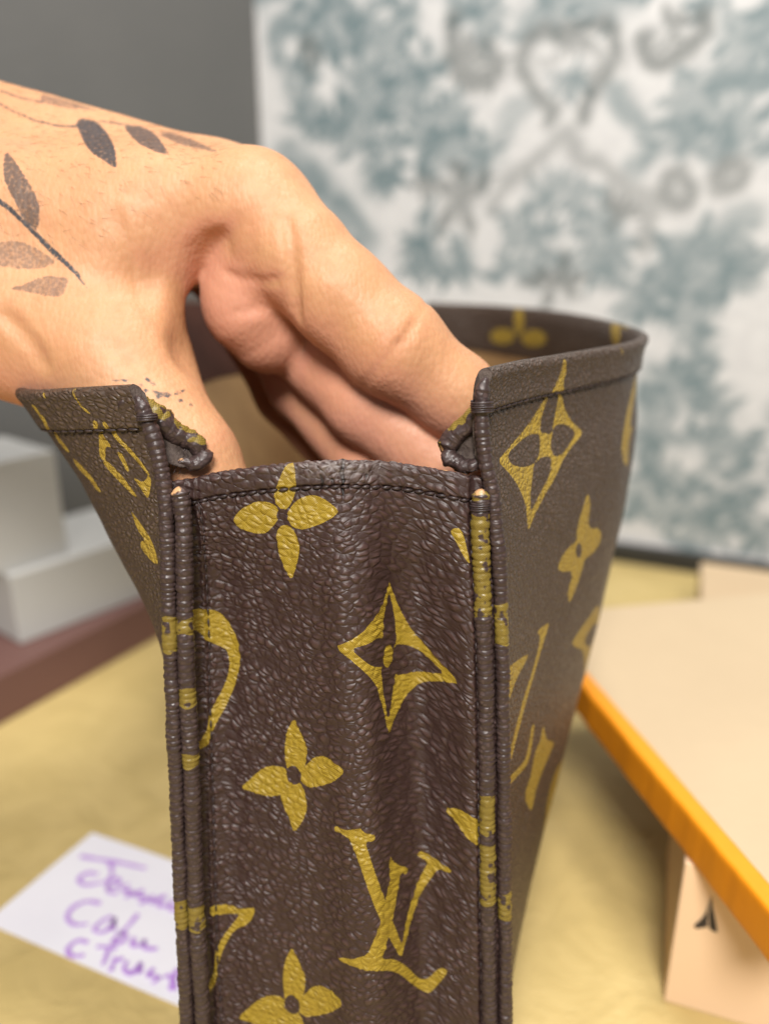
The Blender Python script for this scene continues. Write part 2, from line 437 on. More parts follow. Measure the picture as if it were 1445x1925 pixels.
UV = np.stack([U.ravel(), Vv.ravel()], 1)
teal, grey = damask(UV)
WV = np.stack([CORNER[0] + UV[:, 0] * WD[0], CORNER[1] + UV[:, 0] * WD[1], UV[:, 1]], 1)
def wallpaper():
    t = NT('damask wallpaper'); m = t.attr('flatuv', True)
    n1, _ = t.noise(m, 0.09, 4, 0.65); n2, _ = t.noise(m, 0.5, 3)
    base = t.mix(t.ramp(n1, 0.3, 0.7), (0.54, 0.54, 0.545), (0.61, 0.61, 0.61))
    tf = t.math('MULTIPLY', t.attr('teal'), t.ramp(n1, 0.25, 0.60, 0.70, 1.0), clamp=True)
    gf = t.math('MULTIPLY', t.attr('grey'), t.ramp(n2, 0.2, 0.7, 0.7, 1.0), clamp=True)
    c = t.mix(tf, base, (0.082, 0.142, 0.160)); c = t.mix(gf, c, (0.115, 0.132, 0.130))
    return t.pr(base=c, rough=0.55, spec=0.3, normal=t.bump(n2, 0.2, 0.0004))
wl = mesh('wall_wallpaper', WV, grid_faces(nv, nu), wallpaper(), attrs={'teal': teal, 'grey': grey, 'flatuv': np.c_[UV, np.zeros(len(UV))]})
props(wl, 'wall with pale damask wallpaper in washed-out teal', 'wall', kind='structure')
GD = np.array([-0.6, -0.8]); L = 1000
c2 = CORNER + GD * L
wg = mesh('wall_grey', [(CORNER[0], CORNER[1], 0), (c2[0], c2[1], 0), (c2[0], c2[1], 600), (CORNER[0], CORNER[1], 600)], [(3, 2, 1, 0)],
          simple('grey matt wall paint', (0.105, 0.105, 0.102), (0.115, 0.114, 0.11), 8, 0.7, 0.0005, 150), smooth=False)
props(wg, 'plain grey painted wall beside the wallpaper', 'wall', kind='structure')
V, F = ortho_box(CORNER + WD * 6 + WN[:2] * 7.2, WD, (-WN[0], -WN[1]), (640, 7, 13), 1.0, 0.0)
sk = mesh('skirting_board', V, F, simple('black edging strip', (0.018, 0.018, 0.016), (0.025, 0.024, 0.02), 30, 0.45), smooth=False)
props(sk, 'thin black strip along the foot of the wallpapered wall', 'skirting', kind='structure')

# ------------------------------------------------------------------ the bag
GP0 = at(640, 880, 150.0); LEAN = math.radians(9.0)
EX = np.array([1.0, 0, 0]); EUP = np.array([0, math.sin(LEAN), math.cos(LEAN)]); EN = np.array([0, -math.cos(LEAN), math.sin(LEAN)])
def g_ab(pts):
    """traced points -> millimetres on the plane of the bag's end panel (a to the right, b up)"""
    pts = np.asarray(pts, float)
    P = on_plane(pts[:, 0], pts[:, 1], GP0, EN) - GP0
    return np.stack([P @ EX, P @ EUP], 1)
def g_pos(a, b, n=0.0):
    return GP0 + np.asarray(a)[..., None] * EX + np.asarray(b)[..., None] * EUP + np.asarray(n)[..., None] * EN if np.ndim(n) else GP0 + np.asarray(a)[..., None] * EX + np.asarray(b)[..., None] * EUP + n * EN
B_BOT = (1.0 - GP0[2]) / math.cos(LEAN)
def edge_tab(px):
    ab = g_ab(px); ab = ab[np.argsort(ab[:, 1])]
    lo = ab[0] + (ab[1] - ab[0]) * (B_BOT - 2 - ab[0, 1]) / (ab[1, 1] - ab[0, 1]); lo[0] = 0.5 * lo[0] + 0.5 * ab[0, 0]
    return np.vstack([[lo[0], B_BOT - 2], ab])[:, ::-1]           # (b, a)
EDGE_L = edge_tab([(244,724),(262,752),(282,800),(299,860),(311,930),(316,1000),(319,1130),(324,1260),(330,1400),(338,1600),(346,1780),(353,1925)])
EDGE_R = edge_tab([(921,694),(909,722),(905,770),(909,850),(922,915),(932,990),(939,1080),(942,1160),(944,1300),(946,1450),(948,1600),(949,1780),(950,1925)])
SEAM_L = edge_tab([(337,914),(344,960),(348,1060),(350,1160),(355,1300),(360,1420),(366,1600),(374,1770),(383,1925)])
SEAM_R = edge_tab([(903,918),(902,960),(904,1060),(907,1130),(911,1250),(913,1400),(915,1600),(917,1780),(919,1925)])
bag = empty('bag', (0, 250, 0), 'brown monogram-print canvas bag held open by the tattooed hand', 'bag')

def motif_field(P2, shapes, margin=3.0):
    """shapes: list of ('+'|'-', polygon) applied in order; signed distance, positive inside the print"""
    sd = np.full(len(P2), -margin)
    for op, poly in shapes:
        d = poly_sd(P2, chaikin(poly), margin)
        sd = np.maximum(sd, d) if op == '+' else np.minimum(sd, -d)
    return sd
# traced motifs of the end panel (photo points)
c5 = lambda p: crop(p, 300, 1130, 2.125)
c1 = lambda p: crop(p, 300, 830, 4.25)
c2_ = lambda p: crop(p, 620, 840, 4.014)
FLOWER = [('+', [(530,483),(555,530),(588,590),(583,640),(572,690),(540,720),(505,712),(496,680),(490,620),(500,545)]),
          ('+', [(745,640),(700,616),(655,606),(615,622),(585,660),(555,700),(560,738),(590,752),(640,732),(690,702)]),
          ('+', [(298,812),(345,765),(400,712),(450,695),(490,695),(515,725),(505,775),(470,812),(420,828),(360,822)]),
          ('+', [(530,952),(510,895),(478,835),(470,795),(482,768),(520,735),(560,742),(578,775),(586,840),(570,890)]),
          ('-', ellipse(530,716,33,38,12))]
def shifted(sh, dx, dy): return [(o, [(x + dx, y + dy) for x, y in p]) for o, p in sh]
STAR = [('+', [(920,-70),(930,-30),(962,60),(1012,160),(1090,240),(1200,332),(1130,345),(1050,372),(980,432),(945,490),(918,552),(905,480),(890,400),(860,300),(790,220),(700,155),(760,130),(815,100),(870,50),(902,0)]),
        ('-', [(919,-28),(893,100),(893,170),(905,230),(930,230),(950,190),(944,100),(932,30)]),
        ('-', [(768,160),(830,150),(885,140),(905,200),(905,270),(870,255),(830,222)]),
        ('-', [(945,202),(990,215),(1060,250),(1142,312),(1080,325),(1000,335),(945,330),(925,260)]),
        ('-', [(885,260),(895,350),(916,505),(940,350),(945,320),(920,240)]),
        ('+', ellipse(915,236,19,46,12))]
LETTERS = [('+', [(698,868),(760,868),(800,850),(820,868),(864,884),(858,908),(822,902),(850,985),(890,1110),(925,1230),(955,1330),(968,1375),(990,1290),(1030,1190),(1068,1120),(1075,1100),(1030,1075),(1040,1058),(1100,1078),(1168,1098),(1160,1115),(1115,1112),(1080,1175),(1040,1240),(1005,1320),(985,1380),(965,1422),(935,1350),(890,1230),(840,1100),(800,990),(765,905),(735,890),(705,888)]),
           ('+', [(918,998),(938,1040),(965,1075),(985,1090),(998,1112),(985,1120),(966,1098),(950,1180),(925,1280),(900,1345),(890,1368),(935,1400),(990,1470),(1030,1540),(1050,1562),(1082,1552),(1110,1510),(1140,1494),(1152,1505),(1120,1560),(1080,1618),(1045,1600),(1015,1560),(970,1490),(920,1432),(870,1402),(800,1395),(718,1398),(716,1384),(770,1368),(830,1340),(860,1280),(895,1190),(920,1100),(922,1040)])]
DISC = [('+', [(60,68),(130,66),(200,83),(250,138),(287,208),(297,290),(277,380),(237,480),(182,577),(165,640),(100,650),(95,625),(140,610),(165,560),(176,490),(215,425),(241,360),(250,300),(236,247),(200,230),(158,205),(120,150),(60,120)])]
CUTL = [('+', [(180,1280),(250,1285),(300,1302),(372,1283),(345,1350),(275,1390),(240,1450),(220,1500),(208,1590),(170,1645),(150,1655),(145,1630),(180,1600),(198,1540),(205,1470),(225,1420),(285,1345),(300,1322),(250,1325),(180,1318)])]
CUTR = [('+', [(1138,862),(1190,838),(1245,848),(1300,880),(1300,985),(1262,962),(1230,945),(1190,902)])]
TOPF = [('+', [(563,640),(600,590),(650,545),(760,490),(860,490),(930,525),(960,590),(930,650),(840,750),(770,760),(700,748),(590,712)]),
        ('+', [(1005,600),(1060,500),(1120,450),(1200,420),(1270,425),(1330,450),(1442,530),(1400,580),(1300,640),(1150,702),(1060,690)]),
        ('+', [(920,740),(960,680),(1020,670),(1080,720),(1122,840),(1090,1000),(1045,1122),(980,1010),(935,900)]),
        ('+', [(905,430),(935,360),(960,290),(1000,200),(1060,120),(1085,220),(1095,370),(1060,480),(1000,560),(930,520)]),
        ('-', ellipse(975,600,48,62,12))]
TOPR = [('+', [(903,640),(935,612),(975,612),(1005,660),(1048,830),(1060,880),(1020,850),(960,740)])]
G_SHAPES = []
for sh, cv in ((FLOWER, c5), (shifted(FLOWER, -6, 925), c5), (STAR, c5), (LETTERS, c5), (DISC, c5), (CUTL, c5), (CUTR, c5), (TOPF, c1), (TOPR, c2_)):
    # build each motif separately so that cut-outs only cut their own motif
    G_SHAPES.append([(o, g_ab(cv([tuple(q) for q in p]))) for o, p in sh])

# -- end panel: fold relief, rolled hem, stitched groove
RIM = g_ab([(300,908),(345,903),(400,890),(470,879),(530,871),(590,864),(640,861),(700,864),(780,875),(850,886),(905,897),(945,903)])
NA, = [300]
b_out = np.r_[np.arange(B_BOT, -110, 0.8), np.arange(-110, 0, 0.23)]
FOLD_T = [0, .05, .10, .22, .34, .45, .53, .60, .68, .74, .82, .90, .96, 1.0]
FOLD = {  # offset toward the viewer (mm) across the panel, for heights b (mm)
    2:    [0, -1.2, -1.8, -1.2, -.2, 1.0, 1.7, 1.2, -.2, -.8, -.5, .1, 0, 0],
    -12:  [0, -1.6, -2.6, -2.0, -.6, 1.1, 2.2, 1.5, -.9, -1.7, -.8, .4, .1, 0],
    -30:  [0, -1.9, -3.4, -2.8, -1.0, .9, 2.3, 1.5, -1.9, -2.8, -1.2, .6, .3, 0],
    -55:  [0, -1.9, -3.4, -2.8, -1.2, .7, 2.2, 1.8, -1.8, -3.2, -1.6, .6, .4, 0],
    -85:  [0, -1.6, -2.9, -2.4, -1.0, .6, 2.3, 2.5, -.6, -2.5, -1.3, .6, .4, 0],
    -110: [0, -1.3, -2.3, -1.9, -.8, .6, 2.3, 2.6, .2, -1.7, -.8, .5, .3, 0],
    -170: [0, -.8, -1.4, -1.1, -.5, .4, 1.4, 1.6, .5, -.5, 0, .4, .2, 0]}
def fold(t, b):
    kb = sorted(FOLD); cols = np.stack([smooth_tab(t, np.stack([FOLD_T, FOLD[k]], 1)) for k in kb], 0)   # (K, n)
    out = np.zeros((len(b), len(t)))
    for j in range(len(t)): out[:, j] = smooth_tab(b, np.stack([kb, cols[:, j]], 1))
    return out * (1.35 + 0.75 * smoothstep(-4, -26, np.asarray(b)))[:, None]
tt = np.linspace(0, 1, NA)
rows_b, rows_n, rows_w = [], [], []
aL = smooth_tab(b_out, EDGE_L); aR = smooth_tab(b_out, EDGE_R)
HEM, R_RIM = 3.9, 1.25
# outer rows follow the rim: near the top the rows bend to the rim curve
def gusset_rows():
    V, FU, GU, CR = [], [], [], []
    rel = fold(tt, np.clip(b_out, -170, 2))
    top_w = []
    for i, b in enumerate(b_out):
        f = smoothstep(-26, -1, b)
        al, ar = aL[i], aR[i]
        a = al + (ar - al) * tt
        rim = smooth_tab(a, RIM)
        bb = b + f * (rim - R_RIM)                   # b = 0 reaches the rim
        below = -b                                   # distance under the rim line
        n = rel[i].copy()
        n += 0.45 * smoothstep(HEM + 0.25, HEM - 0.45, below) - 0.42 * math.exp(-((below - HEM) / 0.40) ** 2)
        # seam allowance under the piping
        sl, sr = smooth_tab([b], SEAM_L)[0], smooth_tab([b], SEAM_R)[0]
        n += -1.3 * (smoothstep(sl + 2.6, sl + 1.0, a) + smoothstep(sr - 2.2, sr - 0.9, a)) - 0.5 * np.exp(-((a - (sl + 2.75)) / 0.45) ** 2) - 0.5 * np.exp(-((a - (sr - 1.75)) / 0.4) ** 2)
        P = g_pos(a, bb, n)
        V.append(P); FU.append(np.stack([a, bb], 1)); top_w.append((a, rim, n))
    a, rim, n = top_w[-1]
    fl = FU[-1].copy(); step = 0
    for ph in np.linspace(0.15, math.pi, 12):       # over the rolled rim
        V.append(g_pos(a, rim - R_RIM + R_RIM * math.sin(ph), n - R_RIM + R_RIM * math.cos(ph)))
        FU.append(np.stack([a, fl[:, 1] + R_RIM * ph], 1))
    for k in np.arange(0.6, 24, 0.8):                # down the inside
        ib = int(np.argmin(np.abs(b_out + k))); nk = rel[ib] + (n - rel[-1]) * max(0, 1 - k / 4)
        V.append(g_pos(a, rim - R_RIM - k, nk - 2 * R_RIM))
        FU.append(np.stack([a, fl[:, 1] + R_RIM * math.pi + k], 1))
    return np.array(V), np.array(FU)
GV, GF = gusset_rows()
nr, nc = GV.shape[:2]
flat = GF.reshape(-1, 2)
# hair crack across the rim, open to the stitches
ck = g_ab([(644, 856), (646, 872), (643, 886), (647, 900), (645, 912), (646, 928)])
crack = np.clip(1.0 + line_sd(flat, ck, [.16, .15, .17, .20, .12, .03]) / 0.16, 0, 1)
for p in ([(604, 890), (608, 903), (606, 916)], [(690, 891), (686, 906)], [(625, 896), (628, 908)]):
    crack = np.maximum(crack, np.clip(1.0 + line_sd(flat, g_ab(p), [.08] * (len(p) - 1) + [.01]) / 0.16, 0, 1))
GV = GV - (0.45 * crack.reshape(nr, nc))[..., None] * EN
motif = np.full(len(flat), -3.0)
for sh in G_SHAPES: motif = np.maximum(motif, motif_field(flat, sh))
a_r = g_ab([(650, 1100)])[0, 0]
da = flat[:, 0] - a_r
gv = flat[:, 1] + 0.45 * np.maximum(0, da - 7) - 0.22 * np.minimum(0, da + 6) * -1 + 0.9 * vnoise(flat, 9, 5)
grainuv = np.stack([flat[:, 0] - 0.15 * np.maximum(0, da - 8) + 0.4 * vnoise(flat + 40, 7, 6), gv, np.zeros(len(flat))], 1)
rimline = smooth_tab(flat[:, 0], RIM)
worn = np.clip((flat[:, 1] - (rimline + 0.2)) / 1.0, 0, 1) * np.clip((flat[:, 0] - (a_r - 4)) / 4, 0, 1) * 0.8 * (flat[:, 1] < rimline + 2)
front = mesh('end_panel', GV.reshape(-1, 3), grid_faces(nr, nc), M['gusset'], bag,
     attrs={'motif': motif, 'grainuv': grainuv, 'flatuv': np.c_[flat, np.zeros(len(flat))], 'crack': crack, 'worn': worn, 'scuff': np.exp(-(da + 1.5) ** 2 / 90) * smoothstep(-5.5, -1.0, flat[:, 1] - rimline)})

# -- side panels
FAR_Y = 355.0
def side_panel(edge, sgn, prof, bow, sag, name, band=17.5):
    b_top = edge[-1, 0]
    q = np.r_[np.arange(0, 70, 0.36), np.linspace(70, 205, 110)]
    def base(qv, h):
        b = b_top + h
        b = np.maximum(b, B_BOT)
        a = smooth_tab(b, edge)
        P0 = g_pos(a, b)
        f = qv / 205.0
        Y = P0[..., 1] + f * (FAR_Y - P0[..., 1])
        zr = P0[..., 2] - CAM_H
        X = P0[..., 0] + sgn * smooth_tab(qv, prof) * smooth_tab(-zr, bow)
        Z = P0[..., 2] + smooth_tab(qv, sag) * smoothstep(-90, 0, h)
        return np.stack(np.broadcast_arrays(X, Y, Z), -1)
    h_bot = B_BOT - b_top
    hs = np.r_[np.arange(h_bot, -125, 1.5), np.arange(-125, -1.5, 0.42)]
    rows = [(h, 0.0 if h < -9.2 else 0.95 * smoothstep(-8.7, -7.9, h) - 0.45 * math.exp(-((h + 8.4) / 0.42) ** 2), h) for h in hs]
    rows = [(h, n - (0.45 * math.exp(-((h + 8.4) / 0.42) ** 2) if h < -9.2 else 0), w) for h, n, w in rows]
    R = 1.5
    for ph in np.linspace(0, math.pi, 12): rows.append((-R + R * math.sin(ph), 0.95 - R + R * math.cos(ph), -R + R * ph))
    for k in np.arange(0.7, band, 0.6): rows.append((-R - k, 0.95 - 2 * R, -R + R * math.pi + k))
    Q = q[None, :]; H = np.array([r[0] for r in rows])[:, None]; N_ = np.array([r[1] for r in rows])[:, None]; W = np.array([r[2] for r in rows])
    Pm = base(Q, H)
    e = 0.6
    dq = base(np.minimum(Q + e, 205), H) - base(np.maximum(Q - e, 0), H); dh = base(Q, np.minimum(H + e, 0)) - base(Q, np.maximum(H - e, h_bot + .1) )
    nrm = np.cross(dq, dh) * sgn; nrm /= np.linalg.norm(nrm, axis=-1)[..., None] + 1e-9
    wav = 0.22 * vnoise(np.stack(np.broadcast_arrays(Q, H), -1) + 300, 14.0, 9) + 0.10 * vnoise(np.stack(np.broadcast_arrays(Q, H), -1) + 300, 5.0, 10)
    G = Pm + nrm * (N_ + wav)[..., None]
    ref = base(q, np.full_like(q, -30.0)); s = np.r_[0, np.cumsum(np.linalg.norm(np.diff(ref, axis=0), axis=1))]
    flat = np.stack(np.broadcast_arrays(s[None, :], W[:, None]), -1)
    return dict(G=G, flat=flat, q=q, W=W, base=base, h_bot=h_bot, b_top=b_top, nrm=nrm, s=s, band=band)
PR = side_panel(EDGE_R, 1, [(0,0),(15,12),(30,27),(45,41),(60,49.5),(90,53),(130,50),(167,38),(193,18),(205,0)],
                [(0,1),(20,1),(45,.95),(69,.86),(125,.60),(158,.41),(190,.12),(206,.0)], [(0,0),(60,0),(205,0)], 'right')
PL = side_panel(EDGE_L, -1, [(0,0),(8,17),(16,28),(30,34),(60,38),(100,38),(150,28),(185,12),(205,0)],
                [(0,1),(26,1),(54,.66),(80,.27),(110,.05),(150,0),(206,0)], [(0,0),(14,-3.5),(30,-4),(60,2),(110,9),(160,7),(205,0)], 'left', 27.0)

def pick(panel, pts, inner=False, qmax=75.0):
    """where on a side panel (mm along, mm up) traced points lie"""
    G = panel['G']; W = panel['W']; q = panel['q']
    ri = np.where(W > 2.0)[0] if inner else np.where(W < 1.2)[0]
    ci = np.where(q > 55)[0] if inner else np.where(q < qmax)[0]
    sub = G[np.ix_(ri, ci)]; u, v, d = project(sub); fl = panel['flat'][np.ix_(ri, ci)]
    nv = panel['nrm'][np.ix_(ri, ci)]; vw = np.array([0, 0, CAM_H]) - sub
    back = 0 if inner else np.where((nv * vw).sum(-1) < 0, 4e4, 0)
    out = []
    for x, y in pts:
        dd = back + (u - x) ** 2 + (v - y) ** 2 + (0 if inner else 0.02 * np.maximum(d - 215, 0) ** 2)
        k = np.argpartition(dd.ravel(), 3)[:3]; w = 1 / (dd.ravel()[k] + .5)
        out.append((fl.reshape(-1, 2)[k] * w[:, None]).sum(0) / w.sum())
    return np.array(out)
c4 = lambda p: crop(p, 780, 540, 3.01)
c6 = lambda p: crop(p, 900, 900, 2.406)
cl = lambda p: crop(p, 30, 690, 3.803)
cl3 = lambda p: crop(p, 0, 680, 2.779)
cf = lambda p: crop(p, 1000, 500, 2.75)
R_MOT = [
    (c4, [('+', [(468,985),(520,920),(600,830),(650,765),(690,700),(735,620),(790,560),(825,490),(832,400),(856,415),(858,480),(835,545),(822,600),(845,690),(885,760),(945,815),(938,840),(880,905),(830,985),(790,1080),(720,1200),(670,1300),(640,1385),(632,1290),(622,1220),(580,1120),(530,1050)]),
          ('-', [(518,945),(600,860),(660,828),(700,830),(708,880),(700,960),(665,1005),(600,1020),(540,1000)]),
          ('-', [(705,825),(712,740),(745,640),(790,580),(812,600),(795,700),(780,770),(772,835)]),
          ('-', [(785,785),(830,770),(870,785),(908,820),(880,880),(830,950),(785,962),(762,900)]),
          ('-', [(668,1000),(660,1100),(650,1180),(652,1275),(700,1180),(765,1060),(772,960),(720,955)]),
          ('+', ellipse(733,892,28,70,14))]),
    (c4, [('+', [(975,1158),(992,1240),(977,1340),(995,1368),(1030,1358),(1057,1400),(1040,1455),(1000,1512),(962,1532),(945,1590),(930,1645),(900,1725),(868,1795),(863,1720),(888,1640),(878,1602),(830,1612),(803,1592),(830,1520),(880,1460),(913,1440),(913,1380),(930,1310),(950,1240)]),
          ('-', ellipse(925,1490,18,44,12))]),
    (c6, [('+', [(120,860),(225,788),(216,820),(182,880),(160,930),(135,1010),(120,1010)])]),
    (c6, [('+', [(258,692),(322,645),(302,705),(285,765),(252,880),(212,1010),(190,1100),(158,1220),(140,1295),(125,1290),(145,1215),(172,1100),(198,1005),(240,880),(268,765),(278,712)])]),
    (c6, [('+', [(120,1400),(120,1365),(205,1283),(222,1225),(240,1110),(252,1115),(240,1200),(222,1290),(180,1340)])]),
    (c6, [('+', [(290,1103),(302,1180),(342,1190),(312,1262),(280,1335),(255,1420),(235,1512),(203,1440),(235,1340),(252,1240),(280,1180)])]),
    (c6, [('+', [(402,1262),(385,1310),(365,1390),(376,1450),(352,1475),(332,1545),(328,1695),(308,1650),(303,1500),(320,1400),(350,1310)])]),
    (c6, [('+', [(540,560),(480,650),(417,742),(430,760),(470,775),(474,870),(490,890),(520,780),(560,640)]),
          ('-', [(520,650),(470,735),(500,770),(545,660)])]),
    (cf, [('+', [(540,545),(570,540),(560,640),(530,790),(500,900),(495,1040),(470,1020),(458,940),(470,850),(500,690)]),
          ('-', [(545,640),(520,720),(500,830),(520,830),(545,740)])]),
    (cf, [('+', [(440,415),(452,420),(470,460),(460,465)])]),
    (cf, [('+', [(575,470),(592,450),(590,520),(570,520)])]),
]
R_IN = [ellipse(944,632,23,15), ellipse(1003,636,24,16), ellipse(975,603,9,26), ellipse(1157,622,9,30)]
L_MOT = [
    (cl, [('+', [(423,148),(440,150),(442,225),(480,285),(540,330),(528,340),(470,298),(430,240)])]),
    (cl, [('+', [(545,372),(592,390),(612,470),(692,582),(640,562),(640,672),(600,652),(595,480)])]),
    (cl, [('+', [(640,662),(740,758),(875,930),(855,935),(690,772),(620,682)])]),
    (cl, [('+', [(722,612),(746,598),(818,745),(795,757)])]),
    (cl, [('+', [(608,385),(642,388),(722,488),(832,600),(942,740),(968,805),(928,752),(818,622),(698,502)])]),
    (cl, [('+', [(832,780),(912,830),(955,758),(968,820),(952,945),(920,912),(880,852)])]),
    (cl, [('+', [(95,250),(150,288),(172,330),(212,370),(292,470),(388,600),(372,617),(300,530),(195,390)])]),
    (cl, [('+', [(400,640),(470,700),(540,780),(615,890),(590,895),(520,800),(440,720)])]),
    (cl3, [('+', [(678,768),(722,828),(792,930),(832,1060),(800,1052),(740,982),(733,940),(760,932),(718,880)])]),
    (cl, [('+', [(195,180),(215,185),(220,225),(205,222)])]),
]
def quatre(cx, cy, r):
    out = []
    for k in range(4):
        a = k * math.pi / 2 + 0.25
        ax, ay = np.array([math.cos(a), math.sin(a)]), np.array([-math.sin(a), math.cos(a)])
        out.append(('+', [tuple(np.array([cx, cy]) + r * (x * ax + y * ay)) for x, y in ((.08, .12), (.4, .32), (.7, .28), (1.05, 0), (.7, -.28), (.4, -.32), (.08, -.12))]))
    out.append(('-', ellipse(cx, cy, r * .16, r * .16))); return out
def build_panel(panel, mots, inner, sgn, label):
    flat = panel['flat'].reshape(-1, 2); W2 = flat[:, 1]
    mf = np.full(len(flat), -3.0)
    near = flat[:, 0] < 105
    for cv, sh in mots:
        sd = motif_field(flat[near], [(o, pick(panel, cv([tuple(z) for z in p]))) for o, p in sh])
        mf[near] = np.maximum(mf[near], np.where(W2[near] < 2.5, sd, -3))
    for p in inner:
        mf = np.maximum(mf, np.where(W2 > 2, motif_field(flat, [('+', pick(panel, p, True))]), -3))
    for i, s0 in enumerate(range(120, 260, 34)):         # the print goes on round the far side
        for j, w0 in enumerate(range(-24, -170, -34)):
            far = flat[:, 0] > 100
            mf[far] = np.maximum(mf[far], np.where(W2[far] < 0, motif_field(flat[far], quatre(s0 + 17 * (j % 2), w0, 10)), -3))
    zero = np.zeros(len(flat))
    worn = zero
    G = panel['G']
    f3 = np.c_[flat, zero]
    sp_ = mesh('side_panel', G.reshape(-1, 3), grid_faces(*G.shape[:2], flip=(sgn < 0)), M['panel'], bag,
         attrs={'motif': mf, 'grainuv': f3, 'flatuv': f3, 'crack': zero, 'worn': worn})
    if sgn < 0:                                            # inside facing of this panel, hand's shade and skin bounce put into its colour
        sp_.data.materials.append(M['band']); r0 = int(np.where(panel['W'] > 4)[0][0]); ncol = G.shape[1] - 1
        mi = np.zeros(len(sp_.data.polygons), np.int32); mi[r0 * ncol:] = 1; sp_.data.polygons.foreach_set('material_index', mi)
    # the hem's cut end at the corner: layered canvas seen end-on
    rr_ = np.where(panel['W'] > -10)[0]; loop = G[rr_, 0]
    ctr = loop.mean(0); ring2 = ctr + (loop - ctr) * 0.6 + np.array([0, -0.9, 0]); ring3 = ctr + (loop - ctr) * 0.3 + np.array([0, -0.5, 0])
    CV = np.vstack([loop, ring2, ring3, [ctr + np.array([0, -0.7, 0])]]); m_ = len(loop)
    CF = [tuple(f) for f in grid_faces(3, m_, wrap=True).tolist()] + [(2 * m_ + i, 2 * m_ + (i + 1) % m_, 3 * m_) for i in range(m_)]
    mesh('hem_end', CV + 0.15 * vnoise(CV, .8, 77)[:, None], CF, M['hem'], sp_)
    # lining
    q = np.r_[np.arange(0.5, 70, 3), np.linspace(70, 204.5, 50)]; h = np.linspace(panel['h_bot'] + 1, -panel['band'] + .3, 60)
    B = panel['base'](q[None, :], h[:, None])
    iq = np.clip(np.searchsorted(panel['q'], q), 0, len(panel['q']) - 1)
    ih = np.clip(np.searchsorted(panel['W'][:300], h), 0, 299)
    nn = panel['nrm'][np.ix_(ih, iq)]
    LV = B - nn * 1.75 + nn * 0.5 * vnoise(B, 17, 21)[..., None]
    mesh('lining', LV.reshape(-1, 3), grid_faces(*B.shape[:2], flip=(sgn > 0)), M['lining'], bag)
    return sp_
side_r = build_panel(PR, R_MOT, R_IN, 1, 'right'); side_l = build_panel(PL, L_MOT, [], -1, 'left')

# far end panel, lining of both ends, base
xl, xr = PL['base'](np.array([205.0]), np.array([0.0]))[0], PR['base'](np.array([205.0]), np.array([0.0]))[0]
x = np.linspace(xl[0] + .5, xr[0] - .5, 40); z = np.linspace(1, xr[2] - 22, 60)
X, Z = np.meshgrid(x, z); tq = (X - X.min()) / (X.max() - X.min())
Y = FAR_Y - 10 * np.sin(tq * math.pi) * np.clip(Z / 120, 0.1, 1)
def dummy(n, P): return {'motif': np.full(n, -3.0), 'grainuv': P, 'flatuv': P, 'crack': np.zeros(n), 'worn': np.zeros(n)}
FV = np.stack([X, Y, Z], -1).reshape(-1, 3)
pf = np.stack([X.ravel(), Z.ravel(), 0 * X.ravel()], 1)
at_ = dummy(len(FV), pf)
for cx, cz in ((xl[0] + 18, 60), (xl[0] + 42, 95), (xl[0] + 20, 130)): at_['motif'] = np.maximum(at_['motif'], motif_field(pf[:, :2], quatre(cx, cz, 9)))
mesh('end_panel', FV, grid_faces(60, 40, flip=True), M['panel'], bag, attrs=at_)
mesh('lining', FV - np.array([0, 2.0, 0]), grid_faces(60, 40), M['lining'], bag)
lb = np.linspace(B_BOT + 1, -20, 40); lt = np.linspace(0.02, 0.98, 30)
LP = np.array([g_pos(smooth_tab([b], EDGE_L)[0] * (1 - lt) + smooth_tab([b], EDGE_R)[0] * lt, np.full(30, b), fold(lt, np.array([b]))[0] - 3.4) for b in lb])
mesh('lining', LP.reshape(-1, 3), grid_faces(40, 30, flip=True), M['lining'], bag)
bl = PL['base'](np.linspace(0, 205, 40), np.full(40, PL['h_bot'])); br = PR['base'](np.linspace(0, 205, 40), np.full(40, PR['h_bot']))
bt = np.linspace(0, 1, 12)[None, :, None]; BV = bl[:, None] * (1 - bt) + br[:, None] * bt; BV[..., 2] = 1.2
mesh('base', BV.reshape(-1, 3), grid_faces(40, 12), M['lining'], bag)

